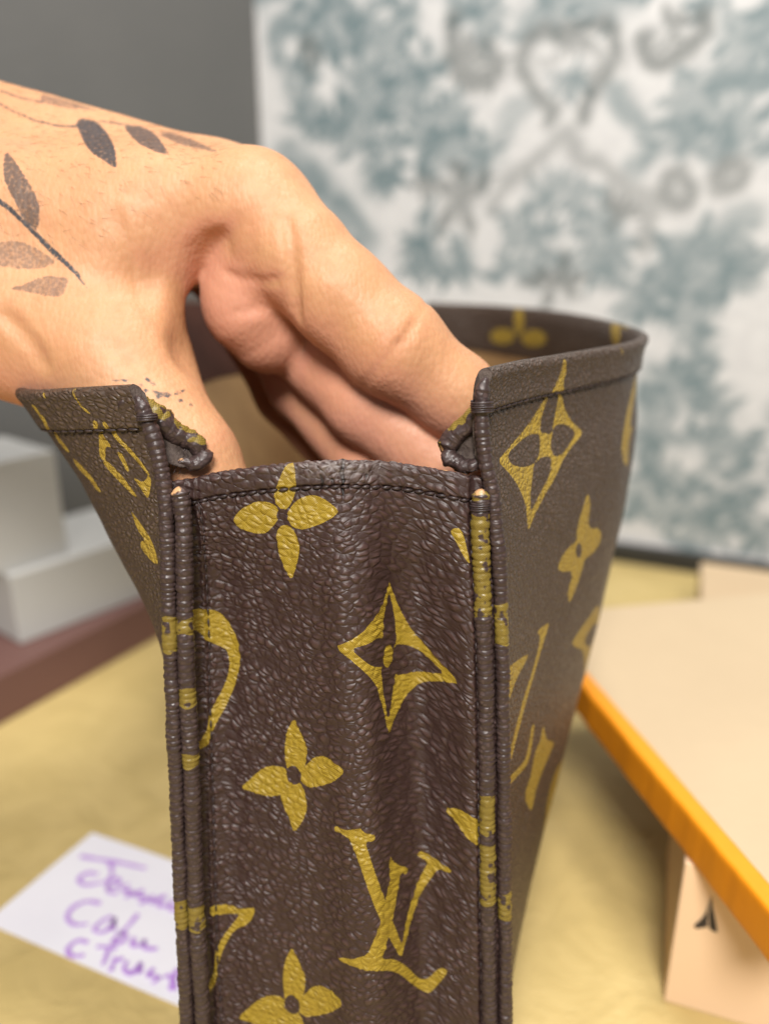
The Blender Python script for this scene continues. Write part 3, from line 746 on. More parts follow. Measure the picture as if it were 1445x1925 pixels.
# -- piping: ribbed cords along both corners
def ribs(s, period, amp, seed):
    r = np.random.default_rng(seed); k = [0.0]
    while k[-1] < s[-1] + 3: k.append(k[-1] + period * r.uniform(0.65, 1.35))
    k = np.array(k); i = np.searchsorted(k, s, 'right') - 1
    f = (s - k[i]) / (k[i + 1] - k[i]); hgt = r.uniform(0.6, 1.15, len(k))[i]
    return amp * (np.abs(np.sin(math.pi * f)) ** 0.55 * hgt - 0.7)
def piping(owner, tab, b0, b1, r0, fwd, gold, seed, worn_top=0.0, taper=1.2):
    n = int((b1 - b0) / 0.16); b = np.linspace(b0, b1, n); a = smooth_tab(b, tab)
    path = g_pos(a, b, np.full(n, fwd)) + 0.12 * np.stack([vnoise(b[:, None], 6, seed), vnoise(b[:, None], 7, seed + 1), 0 * b], 1)
    s = b - b0
    rad = r0 * (1 + ribs(s, 1.35, 0.15, seed)) * (1 + 0.06 * vnoise(b[:, None], 5, seed + 2))
    rad *= np.clip(np.sqrt(np.clip((b1 - b) / taper, 0.02, 1)), 0, 1)
    V, F = tube(path, rad, 22, 1.0, (0, 1, 0))
    ax = np.vstack([np.repeat(path, 22, 0), path[:1], path[-1:]]); rd = (V - ax) / r0
    V += rd * (0.12 * vnoise(V * np.array([1, 1, 1.15]), 0.95, seed + 5) + 0.06 * vnoise(V, 0.45, seed + 6))[:, None]
    th = np.tile(np.arange(22) / 22 * 2 * math.pi * r0, n)
    flat = np.stack([np.r_[th, 0, 0], np.r_[np.repeat(b, 22), b0, b1], np.zeros(len(V))], 1)
    mo = np.full(len(V), -3.0)
    for v0, v1 in gold:
        p0 = g_ab([(600, v0)])[0, 1]; p1 = g_ab([(600, v1)])[0, 1]
        c, hw = (p0 + p1) / 2, abs(p0 - p1) / 2
        mo = np.maximum(mo, np.minimum(hw - np.abs(flat[:, 1] - c) + 0.25 * np.sin(flat[:, 0] * 1.3 + c), 0.22 + 0.42 * vnoise(V, 1.1, seed + 9)))
    worn = np.clip((flat[:, 1] - (b1 - worn_top)) / max(worn_top, .1), 0, 1) * (worn_top > 0) * (0.55 + 0.45 * np.sin(flat[:, 0] / r0 + 2.4))
    return mesh('piping', V, F, M['piping'], owner, attrs={'motif': mo, 'grainuv': flat, 'flatuv': flat, 'crack': np.zeros(len(V)), 'worn': worn})
piping(side_l, EDGE_L, B_BOT + 1.5, EDGE_L[-1, 0] - 2.0, 1.55, 0.35, [(1156,1222),(1685,1737)], 31, 0, 2.5)
piping(front, SEAM_L, B_BOT + 1.5, SEAM_L[-1, 0], 1.75, 0.55, [(1158,1188),(1288,1323),(1410,1436),(1695,1740)], 32, 2.6)
piping(side_r, EDGE_R, B_BOT + 1.5, EDGE_R[-1, 0] - 1.5, 1.45, 0.25, [(1132,1208),(1671,1723)], 33, 0, 2.5)
piping(front, SEAM_R, B_BOT + 1.5, SEAM_R[-1, 0], 1.75, 0.55, [(920,938),(966,1156),(1487,1560),(1580,1690)], 34, 2.2)

# -- stitching
SV, SF = [], []
def stitch(p, q, r, nrm):
    """one thread stitch: a small spindle between two points"""
    pts = np.linspace(0, 1, 7)[:, None]; path = p + (q - p) * pts
    path = path + nrm * (0.28 * np.sin(pts * math.pi))
    V, F = tube(path, r * (0.35 + 0.65 * np.sin(pts[:, 0] * math.pi)), 7, 1.0, tuple(nrm))
    o = sum(len(v) for v in SV); SV.append(V); SF.extend([tuple(i + o for i in f) for f in F])
def nearest(arr, px, py):
    u, v, d = project(arr); k = np.argmin((u - px) ** 2 + (v - py) ** 2); return arr.reshape(-1, 3)[k]
# along the rim of the end panel: run at HEM below the rim
irow = int(np.argmin(np.abs(b_out + HEM)))
line = GV[irow]; ls = np.r_[0, np.cumsum(np.linalg.norm(np.diff(line, axis=0), axis=1))]
def along(line, ls, s): return np.stack([np.interp(s, ls, line[:, k]) for k in range(3)], -1)
s = 4.5
while s < ls[-1] - 5.5:
    ln = 2.05 * random.uniform(.85, 1.1)
    p, q = along(line, ls, s), along(line, ls, s + ln)
    up = EUP * random.uniform(0.05, 0.2)
    stitch(p - up + EN * 0.12, q + up + EN * 0.16, 0.37, EN); s += ln + 0.22
for tab, off in ((SEAM_L, 2.75), (SEAM_R, -1.75)):
    b = -5.0
    while b > -128:
        a0 = smooth_tab([b], tab)[0] + off; a1 = smooth_tab([b - 1.9], tab)[0] + off
        def surf(a, bb):
            i = int(np.argmin(np.abs(b_out - bb))); j = int(np.argmin(np.abs(GV[i, :, 0] - (GP0[0] + a)))); return GV[i, j]
        stitch(surf(a0, b) + EN * 0.05, surf(a1, b - 1.9) + EN * 0.05, 0.22, EN); b -= 2.5
for P, lim in ((PR, 95.0), (PL, 60.0)):
    r = int(np.argmin(np.abs(P['W'] + 8.4))); line = P['G'][r]; nn = P['nrm'][r]; ls = P['s']
    s = 2.2
    while s < lim:
        ln = 2.1 * random.uniform(.85, 1.1)
        p, q = along(line, ls, s), along(line, ls, s + ln); n0 = along(nn, ls, s)
        stitch(p + n0 * .1 - np.array([0, 0, .12]), q + n0 * .16 + np.array([0, 0, .12]), 0.36, n0); s += ln + 0.25
st = mesh('stitching', np.vstack(SV), SF, M['thread'], bag); st['kind'] = 'stuff'

# -- bound thread ends, frayed folded edges behind the corners
def coil(c, axis, r, turns, pitch, rt, seed):
    axis = np.array(axis, float); axis /= np.linalg.norm(axis)
    u = np.cross(axis, [0, 1, .3]); u /= np.linalg.norm(u); v = np.cross(axis, u)
    n = int(turns * 22); t = np.linspace(0, turns, n)
    R = r * (1 + 0.06 * vnoise(t[:, None], .7, seed))
    path = c + (t * pitch)[:, None] * axis + R[:, None] * (np.cos(t * 2 * math.pi)[:, None] * u + np.sin(t * 2 * math.pi)[:, None] * v)
    V, F = tube(path, np.full(n, rt), 7, 1, tuple(axis)); return V, F
def edge_pt(tab, py, fwd):
    b = g_ab([(600, py)])[0, 1]; return g_pos(smooth_tab([b], tab)[0], b, fwd)
for tab, py, r, turns in ((SEAM_R, 958, 1.85, 4), (EDGE_R, 775, 1.95, 5), (EDGE_L, 790, 1.8, 3)):
    V, F = coil(edge_pt(tab, py, .4), EUP, r, turns, 0.42, 0.26, int(py)); mesh('thread_binding', V, F, M['thread'], bag)

def rolled(path_px, radii, gold_up, seed, name='folded_edge'):
    P = np.array([at(x, y, d) for x, y, d in path_px]); path, s = resample(P, 0.22)
    rad = smooth_tab(s, np.stack([np.linspace(0, s[-1], len(radii)), radii], 1))
    rad = rad * (1 + ribs(s, 1.9, 0.10, seed))
    rad[:6] *= np.linspace(.3, 1, 6); rad[-8:] *= np.sqrt(np.linspace(1, .04, 8))
    V, F = tube(path, rad, 20, 0.85, (0, -0.3, 1))
    V += (0.55 * vnoise(V, 1.7, seed) + 0.25 * vnoise(V, .7, seed + 1) + .12 * vnoise(V, .35, seed + 2))[:, None] * np.array([.6, .6, .8])
    c = np.vstack([np.repeat(path, 20, 0), path[:1], path[-1:]]); d = V - c
    up = d[:, 2] / (np.linalg.norm(d, axis=1) + 1e-6)
    mo = np.where(up > -0.05, (up - .35) * 1.0 + 0.7 * vnoise(V, 1.5, seed + 3), -2) * gold_up
    mo = np.where(gold_up > 0, mo, -3)
    ss = np.r_[np.repeat(s, 20), 0, s[-1]]
    worn = np.clip((ss - s[-1] + 2.0) / 2.0, 0, 1) * (up > .2) * .7
    fl = np.stack([ss, up * 3, 0 * up], 1)
    return mesh(name, V, F, M['piping'], bag, attrs={'motif': mo, 'grainuv': fl, 'flatuv': fl, 'crack': np.zeros(len(V)), 'worn': worn})
rolled([(226,744,150.5),(262,764,151.5),(300,792,153),(340,818,155),(372,836,156),(388,850,156.5)], [2.6, 2.7, 2.9, 2.4, 2.2, 1.9], 1, 41)
rolled([(922,745,150.5),(905,768,151.5),(882,792,153),(858,815,154.5),(840,838,155),(836,852,155)], [1.8, 2.0, 2.2, 2.2, 2.3, 1.8], 1, 42)
def web(top, bot, seed):
    """raw dark canvas hanging between the folded edge and the corner, with thickness"""
    T_ = resample(np.array([at(*p) for p in top]), 0.5)[0]; B_ = resample(np.array([at(*p) for p in bot]), 0.5)[0]
    n = 60; k = 24
    T_ = np.stack([np.interp(np.linspace(0, 1, n), np.linspace(0, 1, len(T_)), T_[:, c]) for c in range(3)], 1)
    B_ = np.stack([np.interp(np.linspace(0, 1, n), np.linspace(0, 1, len(B_)), B_[:, c]) for c in range(3)], 1)
    f = np.linspace(0, 1, k)[:, None, None]; G = T_ * (1 - f) + B_ * f
    G[..., 1] += (0.9 * np.sin(f[..., 0] * math.pi) + 0.5 * vnoise(G, 2.2, seed) + .25 * vnoise(G, .8, seed + 1))
    back = G + np.array([0, 1.4, 0.0]); A = np.concatenate([G, back[::-1]], 0)
    return mesh('raw_edge', A.reshape(-1, 3), grid_faces(2 * k, n), M['hem'], bag)
web([(250,765,151.2),(300,795,153),(345,825,155),(385,850,156.5)], [(292,835,150.8),(318,872,151.5),(345,878,153),(378,872,155.5)], 51)
web([(912,772,151.2),(885,795,153),(855,822,154.5),(836,850,155)], [(912,850,150.8),(905,880,151.5),(880,880,153),(850,868,154.5)], 52)
rolled([(838,842,154.6),(846,862,154.2),(866,874,153.6),(890,872,152.4),(905,862,151.5)], [1.5, 1.7, 1.7, 1.5, 1.2], 0, 43, 'rolled_end')
rolled([(386,842,156.2),(382,862,155.6),(362,872,154.6),(336,866,153)], [1.5, 1.8, 1.6, 1.2], 0, 44, 'rolled_end')

fr = np.random.default_rng(5)
FV_, FF_ = [], []
for (x, y, d, k) in ((872, 876, 152.5, 5), (905, 868, 150.8, 4), (345, 868, 154, 4), (300, 800, 152, 3), (900, 905, 150, 3), (925, 760, 149.6, 3)):
    for _ in range(k):
        p = at(x + fr.normal(0, 8), y + fr.normal(0, 6), d); dr = fr.normal(0, 1, 3) * np.array([1, .5, 1]); dr /= np.linalg.norm(dr)
        path = p + np.cumsum(np.vstack([np.zeros(3), [dr * .35 + fr.normal(0, .13, 3) for _ in range(6)]]), 0)
        V, F = tube(resample(path, .15)[0], np.full(max(4, int(np.linalg.norm(np.diff(path, axis=0), axis=1).sum() / .15)), .055), 5)
        o = sum(len(v) for v in FV_); FV_.append(V); FF_ += [tuple(i + o for i in f) for f in F]
fz = mesh('loose_threads', np.vstack(FV_), FF_, M['thread'], bag); fz['kind'] = 'stuff'

# ------------------------------------------------------------------ the hand: one continuous surface
def smin(a, b, k):
    h = np.maximum(k - np.abs(a - b), 0) / k
    return np.minimum(a, b) - h * h * k * 0.25
J = lambda x, y, d: at(x, y, d)
def cone(P, a, b, ra, rb):
    ab = b - a; t = np.clip(((P - a) @ ab) / (ab @ ab), 0, 1)
    return np.sqrt(((P - a - t[:, None] * ab) ** 2).sum(1)) - (ra + (rb - ra) * t)
WR = J(-210, 345, 198)
FA = WR + np.array([-95, -6, 4.0]); FB = FA + np.array([-110, -4, 6.0])
PALM = [(J(-210, 410, 186), J(470, 398, 174), 18, 12.0), (J(-210, 232, 198), J(430, 382, 189), 17, 12.8),
        (J(-210, 270, 213), J(420, 420, 204), 16, 12), (J(-210, 330, 224), J(400, 480, 215), 14, 11),
        (J(40, 470, 181), J(210, 470, 179), 16, 14),
        (J(305, 420, 180), J(168, 600, 175), 11.5, 10.5),
        (J(-130, 560, 181), J(235, 700, 174), 18.5, 13.6),
        (WR, FA, 27, 27), (FA, FB, 27, 33)]
THUMB = [(J(235, 700, 174), J(298, 805, 169.5), 13.6, 11.8), (J(298, 805, 169.5), J(350, 868, 167.5), 11.8, 11.0), (J(350, 868, 167.5), J(400, 945, 167), 11.0, 9.6)]
INDEX = [(J(478, 412, 175), J(560, 482, 170.5), 11.6, 11.0), (J(560, 480, 170.5), J(640, 560, 169.5), 11.0, 10.7), (J(640, 560, 169.5), J(738, 650, 169.5), 10.7, 10.9),
         (J(738, 650, 169.5), J(856, 745, 172.5), 10.6, 9.0), (J(856, 745, 172.5), J(940, 822, 181), 9.0, 8.0)]
PADS = [(J(480, 470, 181), J(474, 540, 181), 9.0, 11.8), (J(480, 585, 181.5), J(506, 622, 184), 11.4, 10.2)]
HOLLOW = [(J(472, 428, 168), J(428, 470, 168), 4.5, 5.8), (J(428, 470, 168), J(394, 550, 168), 5.8, 6.4), (J(394, 550, 168), J(384, 640, 168), 6.4, 7.0)]
MIDDLE = [(J(440, 405, 192), J(548, 622, 193), 12, 10.2), (J(548, 622, 193), J(690, 760, 182.5), 10.2, 9.4), (J(690, 760, 182.5), J(850, 890, 181), 9.4, 8.8), (J(850, 890, 181), J(930, 950, 186), 8.8, 8.0)]
RING = [(J(430, 440, 205), J(575, 722, 204), 12, 9.8), (J(575, 722, 204), J(700, 872, 193), 9.8, 9.2), (J(700, 872, 193), J(830, 985, 192), 9.2, 8.4)]
LITTLE = [(J(410, 480, 216), J(540, 740, 222), 11, 9), (J(540, 740, 222), J(660, 880, 222), 9, 8)]
# a tendon and the knuckle on the back of the hand
BUMPS = [(J(488, 408, 177), 11.4, 6.0), (J(410, 385, 190), 12.2, 7.0)]
WEB = [(J(425, 405, 176), J(385, 440, 175), 2.5, 3.2), (J(385, 440, 175), J(340, 505, 173.5), 3.2, 3.2), (J(340, 505, 173.5), J(312, 575, 172), 3.2, 3.2), (J(312, 575, 172), J(300, 645, 171), 3.2, 3.0)]
GROOVES = []
def hand_sd(P):
    d = None
    for a, b, ra, rb in PALM:
        c = cone(P, a, b, ra, rb); d = c if d is None else smin(d, c, 11)
    th = None
    for a, b, ra, rb in THUMB:
        c = cone(P, a, b, ra, rb); th = c if th is None else smin(th, c, 4)
    d = smin(d, th, 9)
    for c, r, k in BUMPS: d = smin(d, np.sqrt(((P - c) ** 2).sum(1)) - r, k)
    pad = None
    for a, b, ra, rb in PADS:
        c = cone(P, a, b, ra, rb); pad = c if pad is None else smin(pad, c, 4)
    mid = None
    for a, b, ra, rb in MIDDLE:
        c = cone(P, a, b, ra, rb); mid = c if mid is None else smin(mid, c, 3)
    ring = None
    for a, b, ra, rb in RING + LITTLE[:0]:
        c = cone(P, a, b, ra, rb); ring = c if ring is None else smin(ring, c, 3)
    lit = None
    for a, b, ra, rb in LITTLE:
        c = cone(P, a, b, ra, rb); lit = c if lit is None else smin(lit, c, 3)
    web_ = None
    for a, b, ra, rb in WEB:
        c = cone(P, a, b, ra, rb); web_ = c if web_ is None else smin(web_, c, 2)
    d = smin(d, web_, 4.5)
    hol = None
    for a, b, ra, rb in HOLLOW:
        c = cone(P, a, b, ra, rb); hol = c if hol is None else smin(hol, c, 3)
    d = -smin(-d, hol, 4.0)                            # the hollow between thumb web and palm
    d = smin(d, pad, 2.4)
    d = smin(d, mid, 2.2); d = smin(d, ring, 1.6); d = smin(d, lit, 2.5)
    ix = None
    for a, b, ra, rb in INDEX:
        c = cone(P, a, b, ra, rb); ix = c if ix is None else smin(ix, c, 3.5)
    # finger creases
    for a, b, dep in ((J(738, 650, 169.5), J(856, 745, 172.5), .28), (J(655, 575, 169.5), J(738, 650, 169.5), .0)):
        ab = (b - a) / np.linalg.norm(b - a); ix = ix + dep * np.exp(-(((P - a) @ ab) / 0.9) ** 2)
    ctr = J(480, 402, 174)
    far = np.sqrt(((P - ctr) ** 2).sum(1))
    k = 8.0 - 6.8 * smoothstep(14, 26, far)           # blends at the knuckle, stays apart further out
    h = np.maximum(k - np.abs(d - ix), 0) / k
    d = np.minimum(d, ix) - h * h * k * 0.25
    for path, dep, w in GROOVES:
        lo, hi = path.min(0) - 4 * w, path.max(0) + 4 * w
        m = ((P > lo) & (P < hi)).all(1)
        if m.any():
            p = P[m]; n = len(path) - 1; best = np.full(len(p), 1e9); amp = np.ones(len(p))
            for i in range(n):
                a, b = path[i], path[i + 1]; ab = b - a; t = np.clip(((p - a) @ ab) / (ab @ ab), 0, 1)
                q = ((p - a - t[:, None] * ab) ** 2).sum(1); u = (i + t) / n
                amp = np.where(q < best, np.clip(np.minimum(u, 1 - u) * 5, 0, 1), amp); best = np.minimum(best, q)
            d = d.copy(); d[m] += dep * amp * np.exp(-best / (w * w))
    return d + 0.18 * vnoise(P, 9.0, 61) + 0.06 * vnoise(P, 3.5, 62)
def surface_nets(D, org, h):
    ins = D < 0
    c = [ins[i:ins.shape[0] - 1 + i, j:ins.shape[1] - 1 + j, k:ins.shape[2] - 1 + k] for i in (0, 1) for j in (0, 1) for k in (0, 1)]
    tot = sum(x.astype(np.int8) for x in c); act = np.argwhere((tot > 0) & (tot < 8))
    acc = np.zeros((len(act), 3)); cnt = np.zeros(len(act))
    offs = [(i, j, k) for i in (0, 1) for j in (0, 1) for k in (0, 1)]
    for o1 in offs:
        for ax in range(3):
            if o1[ax] == 0:
                o2 = list(o1); o2[ax] = 1
                d1 = D[tuple((act + o1).T)]; d2 = D[tuple((act + o2).T)]
                m = (d1 < 0) != (d2 < 0); t = np.where(m, d1 / np.where(m, d1 - d2, 1), 0)
                p = act + np.array(o1) + 0.0; p[:, ax] += t
                acc[m] += p[m]; cnt[m] += 1
    V = acc / cnt[:, None] * h + org
    idx = np.full(tot.shape, -1, np.int64); idx[tuple(act.T)] = np.arange(len(act))
    Fs = []
    for ax in range(3):
        sl1 = [slice(None)] * 3; sl2 = [slice(None)] * 3; sl1[ax] = slice(0, -1); sl2[ax] = slice(1, None)
        A, B = ins[tuple(sl1)], ins[tuple(sl2)]
        e = np.argwhere(A != B); u, v = (ax + 1) % 3, (ax + 2) % 3
        ok = (e[:, u] > 0) & (e[:, v] > 0) & (e[:, u] < ins.shape[u] - 1) & (e[:, v] < ins.shape[v] - 1); e = e[ok]
        def cid(du, dv):
            q = e.copy(); q[:, u] -= du; q[:, v] -= dv; return idx[tuple(q.T)]
        quad = np.stack([cid(1, 1), cid(0, 1), cid(0, 0), cid(1, 0)], 1)
        flip = ~A[tuple(e.T)]; quad[flip] = quad[flip][:, ::-1]; Fs.append(quad)
    Fq = np.vstack(Fs); return V, Fq[(Fq >= 0).all(1)]
def mesh_sd(fn, lo, hi, h, blk=6):
    lo = np.array(lo, float); n = (np.ceil((np.array(hi) - lo) / h / blk)).astype(int)
    H = h * blk
    cg = np.stack(np.meshgrid(*[lo[i] + (np.arange(n[i]) + .5) * H for i in range(3)], indexing='ij'), -1)
    cd = fn(cg.reshape(-1, 3)).reshape(cg.shape[:3])
    D = np.repeat(np.repeat(np.repeat(cd, blk, 0), blk, 1), blk, 2)
    near = np.abs(cd) < H * 1.35 + 1
    ii = np.argwhere(near); sub = np.stack(np.meshgrid(*[np.arange(blk)] * 3, indexing='ij'), -1).reshape(-1, 3)
    for s in range(0, len(ii), 400):
        g = (ii[s:s + 400, None] * blk + sub[None]).reshape(-1, 3)
        D[tuple(g.T)] = fn(lo + g * h)
    V, Fq = surface_nets(D, lo, h)
    def grad(P):
        e = 0.15; g = np.stack([fn(P + e * np.eye(3)[k]) - fn(P - e * np.eye(3)[k]) for k in range(3)], 1)
        return g / (np.linalg.norm(g, axis=1)[:, None] + 1e-9)
    for _ in range(2):
        V = V - np.clip(fn(V), -h, h)[:, None] * grad(V)
    return V, Fq, grad(V)
def skin_pt(px, py):
    r = ray(px, py); d = 120.0
    for _ in range(60):
        v = float(hand_sd((r * d + np.array([0, 0, CAM_H]))[None])[0])
        if abs(v) < 0.02 or d > 260: break
        d += v * 0.9
    return r * d + np.array([0, 0, CAM_H])
_gr = []
for pts, dep, w in (([(480, 398), (446, 422), (412, 456), (386, 500), (366, 550), (352, 590)], 0.6, 2.5),
                    ([(536, 400), (546, 450), (551, 510), (556, 560), (566, 615)], 1.7, 1.3),
                    ([(405, 500), (450, 525), (500, 530), (540, 520)], 0.7, 1.2),
                    ([(430, 590), (480, 580), (540, 590)], 0.5, 1.2),
                    ([(742, 662), (756, 640), (772, 618), (790, 600)], 0.45, 0.8),
                    ([(750, 668), (766, 644), (784, 622)], 0.25, 0.7),
                    ([(-10, 578), (30, 612), (65, 655), (95, 705)], 1.3, 1.8),
                    ([(205, 380), (232, 440), (252, 505), (262, 560)], 0.35, 1.3),
                    ([(225, 360), (250, 420), (270, 490)], -0.30, 1.3),
                    ([(60, 265), (200, 290), (330, 320), (450, 350)], -0.5, 5.0),
                    ([(170, 640), (220, 660), (262, 700)], 0.35, 2.0)):
    _gr.append((np.array([skin_pt(x, y) for x, y in pts]), dep, w))
GROOVES.extend(_gr)
HV, HF, HN = mesh_sd(hand_sd, (-345, 118, 95), (62, 262, 285), 0.85)

# tattoos: signed distance (mm) of the inked shapes at each point of the skin
hu, hv, hd = project(HV)
view = np.array([0, 0, CAM_H]) - HV; view /= np.linalg.norm(view, axis=1)[:, None]
facing = (HN * view).sum(1) > 0.03
HP = np.stack([hu, hv], 1); PXMM = 8.6
ink = np.full(len(HV), -3.0); tone = np.zeros(len(HV))
ct = lambda p: crop(p, 0, 140, 3.01)
def ink_poly(p, dens):
    sd = poly_sd(HP, chaikin(ct(p)), 40) / PXMM
    global ink, tone
    tone = np.where(sd > ink, np.where(sd > -.6, dens, tone), tone); ink = np.maximum(ink, sd)
def ink_line(p, w, dens):
    sd = line_sd(HP, ct(p), np.asarray(w) / 3.01 / 2) / PXMM
    global ink, tone
    tone = np.where(sd > ink, np.where(sd > -.6, dens, tone), tone); ink = np.maximum(ink, sd)
ink_poly([(430,270),(460,248),(540,262),(600,320),(640,390),(657,450),(657,540),(600,492),(520,442),(470,372)], .92)
ink_poly([(700,290),(790,288),(870,330),(905,370),(962,458),(880,437),(790,392),(740,345)], .85)
ink_poly([(890,332),(960,330),(1040,350),(1130,390),(1245,442),(1120,418),(1000,388)], .7)
ink_poly([(230,112),(300,125),(400,155),(560,205),(480,198),(350,182),(240,156)], .6)
ink_line([(0,165),(80,210),(200,260),(330,290),(440,296)], 10, .85); ink_line([(0,90),(110,130),(240,156)], 10, .75); ink_line([(560,262),(640,272),(720,287)], 9, .7)
ink_line([(-40,690),(0,720),(60,762),(150,850),(220,920),(300,1000),(380,1072),(440,1132),(490,1205)], [24,27,25,23,25,28,25,20,5], .97)
ink_poly([(35,428),(70,470),(130,560),(180,640),(217,720),(228,800),(212,882),(150,842),(100,742),(60,670),(24,590),(20,500)], .8)
ink_poly([(-60,950),(0,955),(60,938),(160,960),(250,1010),(322,1062),(250,1092),(150,1102),(60,1092),(-60,1070)], .58)
ink_poly([(40,1212),(130,1195),(200,1160),(280,1140),(350,1150),(392,1150),(360,1252),(280,1256),(180,1232)], .6)
ink_line([(55,650),(110,735),(170,800),(208,870)], [8, 10, 8, 4], .9)
cl_ = lambda p: [((30 + x / 3.803) * 3.01, (690 + y / 3.803 - 140) * 3.01) for x, y in p]
for p in ([(930,82),(965,105),(992,132)], [(882,118),(895,130)], [(918,160),(940,165)], [(985,180),(1040,190),(1092,212)], [(1140,190),(1175,182),(1205,168)], [(1160,238),(1185,240)], [(1240,265),(1255,272)], [(755,92),(800,102)], [(700,98),(725,102)], [(1010,215),(1030,220)], [(905,185),(915,180)], [(1080,190),(1110,196)]):
    ink_line(cl_(p), 15, .92)
ink = np.where(facing, ink, -3.0)
palm = np.clip(smoothstep(-0.15, 0.6, -HN[:, 2]) + 0.9 * smoothstep(6, 1, np.min([cone(HV, *p) for p in PADS], 0)) + .6 * smoothstep(5, 1, np.min([cone(HV, *p) for p in MIDDLE[1:] + RING[1:]], 0)), 0, 1)
def skin():
    t = NT('skin'); g = t.n('ShaderNodeTexCoord').outputs['Object']
    n1, _ = t.noise(g, 45, 4); n2, _ = t.noise(g, 320, 3); n3, _ = t.noise(g, 900, 2)
    c = t.mix(t.ramp(n1, 0.3, 0.7), (0.445, 0.222, 0.108), (0.485, 0.255, 0.130))
    c = t.mix(t.math('MULTIPLY', t.ramp(n2, 0.4, 0.75), 0.32), c, (0.40, 0.175, 0.085))
    nb, _ = t.noise(g, 28, 3, 0.6, 0.8); c = t.mix(t.math('MULTIPLY', t.ramp(nb, 0.48, 0.72), 0.35), c, (0.50, 0.205, 0.125))
    c = t.mix(t.math('MULTIPLY', t.attr('palm'), 0.8), c, (0.56, 0.255, 0.175))
    # fine crossed skin lines
    v = t.voro(t.vscale(g, (1.0, 1.0, 0.55)), 1050, 'F1'); w = t.voro(t.vscale(g, (1.0, 1.0, 0.6)), 380, 'F1')
    hgt = t.math('ADD', t.math('MULTIPLY', v, -1.0), t.math('MULTIPLY', w, -0.8))
    edge, _ = t.noise(g, 1300, 2)
    sd = t.math('ADD', t.attr('ink'), t.math('MULTIPLY', t.math('SUBTRACT', edge, 0.5), 0.55))
    m = t.ramp(sd, -0.24, 0.18)
    st = t.math('MULTIPLY', t.attr('tone'), t.ramp(t.math('ADD', edge, t.math('MULTIPLY', t.attr('tone'), 0.45)), 0.55, 0.90, 0.50, 1.0))
    inkf = t.math('MULTIPLY', m, st, clamp=True); c = t.mix(inkf, c, (0.020, 0.026, 0.034))
    nrm = t.bump(n3, 0.10, 0.00010, t.bump(hgt, 0.42, 0.00024))
    return t.pr(base=c, rough=t.ramp(n2, 0.3, 0.7, 0.52, 0.62), spec=0.38, sss=t.math('MULTIPLY', t.math('SUBTRACT', 1.0, inkf), 0.20), sssr=(1.0, 0.36, 0.18), ssss=0.0025, normal=nrm)
hand = mesh('hand', HV, HF, skin(), attrs={'ink': ink, 'tone': tone, 'palm': palm}, origin=(-60, 185, 160))
props(hand, 'tattooed hand reaching into the brown bag with thumb and fingers spread apart', 'hand')

# short fine hairs on the back of the hand
hr = np.random.default_rng(12)
cand = np.where((hu > 0) & (hu < 420) & (hv > 150) & (hv < 480) & (HN[:, 2] > 0.1) & (HV[:, 1] < 215))[0]
HHV, HHF = [], []
for i in hr.choice(cand, min(420, len(cand)), replace=False):
    tdir = np.array([0.75, -0.1, -0.55]) + hr.normal(0, .3, 3); tdir -= HN[i] * (tdir @ HN[i]); tdir /= np.linalg.norm(tdir)
    ln = hr.uniform(1.2, 3.2); k = np.linspace(0, 1, 5)[:, None]
    path = HV[i] + k * ln * tdir * .95 + HN[i] * (0.55 * ln * (k - .55 * k ** 2)) * .5
    V, F = tube(path, 0.028 * np.linspace(1, .3, 5), 4); o = 22 * len(HHV)
    HHV.append(V); HHF += [tuple(q + o for q in f) for f in F]
hh = mesh('hair', np.vstack(HHV), HHF, simple('fine dark hair', (0.11, 0.06, 0.03), (0.16, 0.09, 0.045), 400, 0.5), hand); hh['kind'] = 'stuff'

# ------------------------------------------------------------------ things on the table
# note card with handwriting
cpx = [(174, 1566), (-26, 1735), (343, 1894)]
A_, B_, C_ = [on_z(x, y, 0.5)[:2] for x, y in cpx]; D_ = A_ + C_ - B_
def ribbon(pts, w, z):
    pts = resample(np.asarray(pts, float), 0.5)[0]; T = np.gradient(pts, axis=0); T /= np.linalg.norm(T, axis=1)[:, None] + 1e-9
    N = np.stack([-T[:, 1], T[:, 0]], 1); ww = w * (0.8 + 0.25 * vnoise(pts, 2, 3))[:, None]
    ww[0] *= .5; ww[-1] *= .5
    L_, R_ = pts + N * ww, pts - N * ww; n = len(pts)
    V = np.vstack([np.c_[L_, np.full(n, z)], np.c_[R_, np.full(n, z)]])
    return V, [(i + n, i + n + 1, i + 1, i) for i in range(n - 1)]
card = empty('note_card', (*(A_ + C_) / 2, 0), 'white paper note with purple handwriting lying on the gold paper', 'note')
nn_ = 14; f1, f2 = np.meshgrid(np.linspace(0, 1, nn_), np.linspace(0, 1, nn_))
pl = B_ + f1[..., None] * (A_ - B_) + f2[..., None] * (C_ - B_)
zc = 0.75 + 0.25 * vnoise(pl, 22, 5)
top = np.concatenate([pl, zc[..., None]], -1).reshape(-1, 3); low = top - np.array([0, 0, .3])
Fc = grid_faces(nn_, nn_, flip=True).tolist(); k0 = nn_ * nn_; Fb = [tuple(i + k0 for i in f[::-1]) for f in Fc]
rim_i = list(range(nn_)) + [i * nn_ + nn_ - 1 for i in range(1, nn_)] + [(nn_ - 1) * nn_ + i for i in range(nn_ - 2, -1, -1)] + [i * nn_ for i in range(nn_ - 2, 0, -1)]
Fs_ = [(rim_i[i], rim_i[(i + 1) % len(rim_i)], rim_i[(i + 1) % len(rim_i)] + k0, rim_i[i] + k0) for i in range(len(rim_i))]
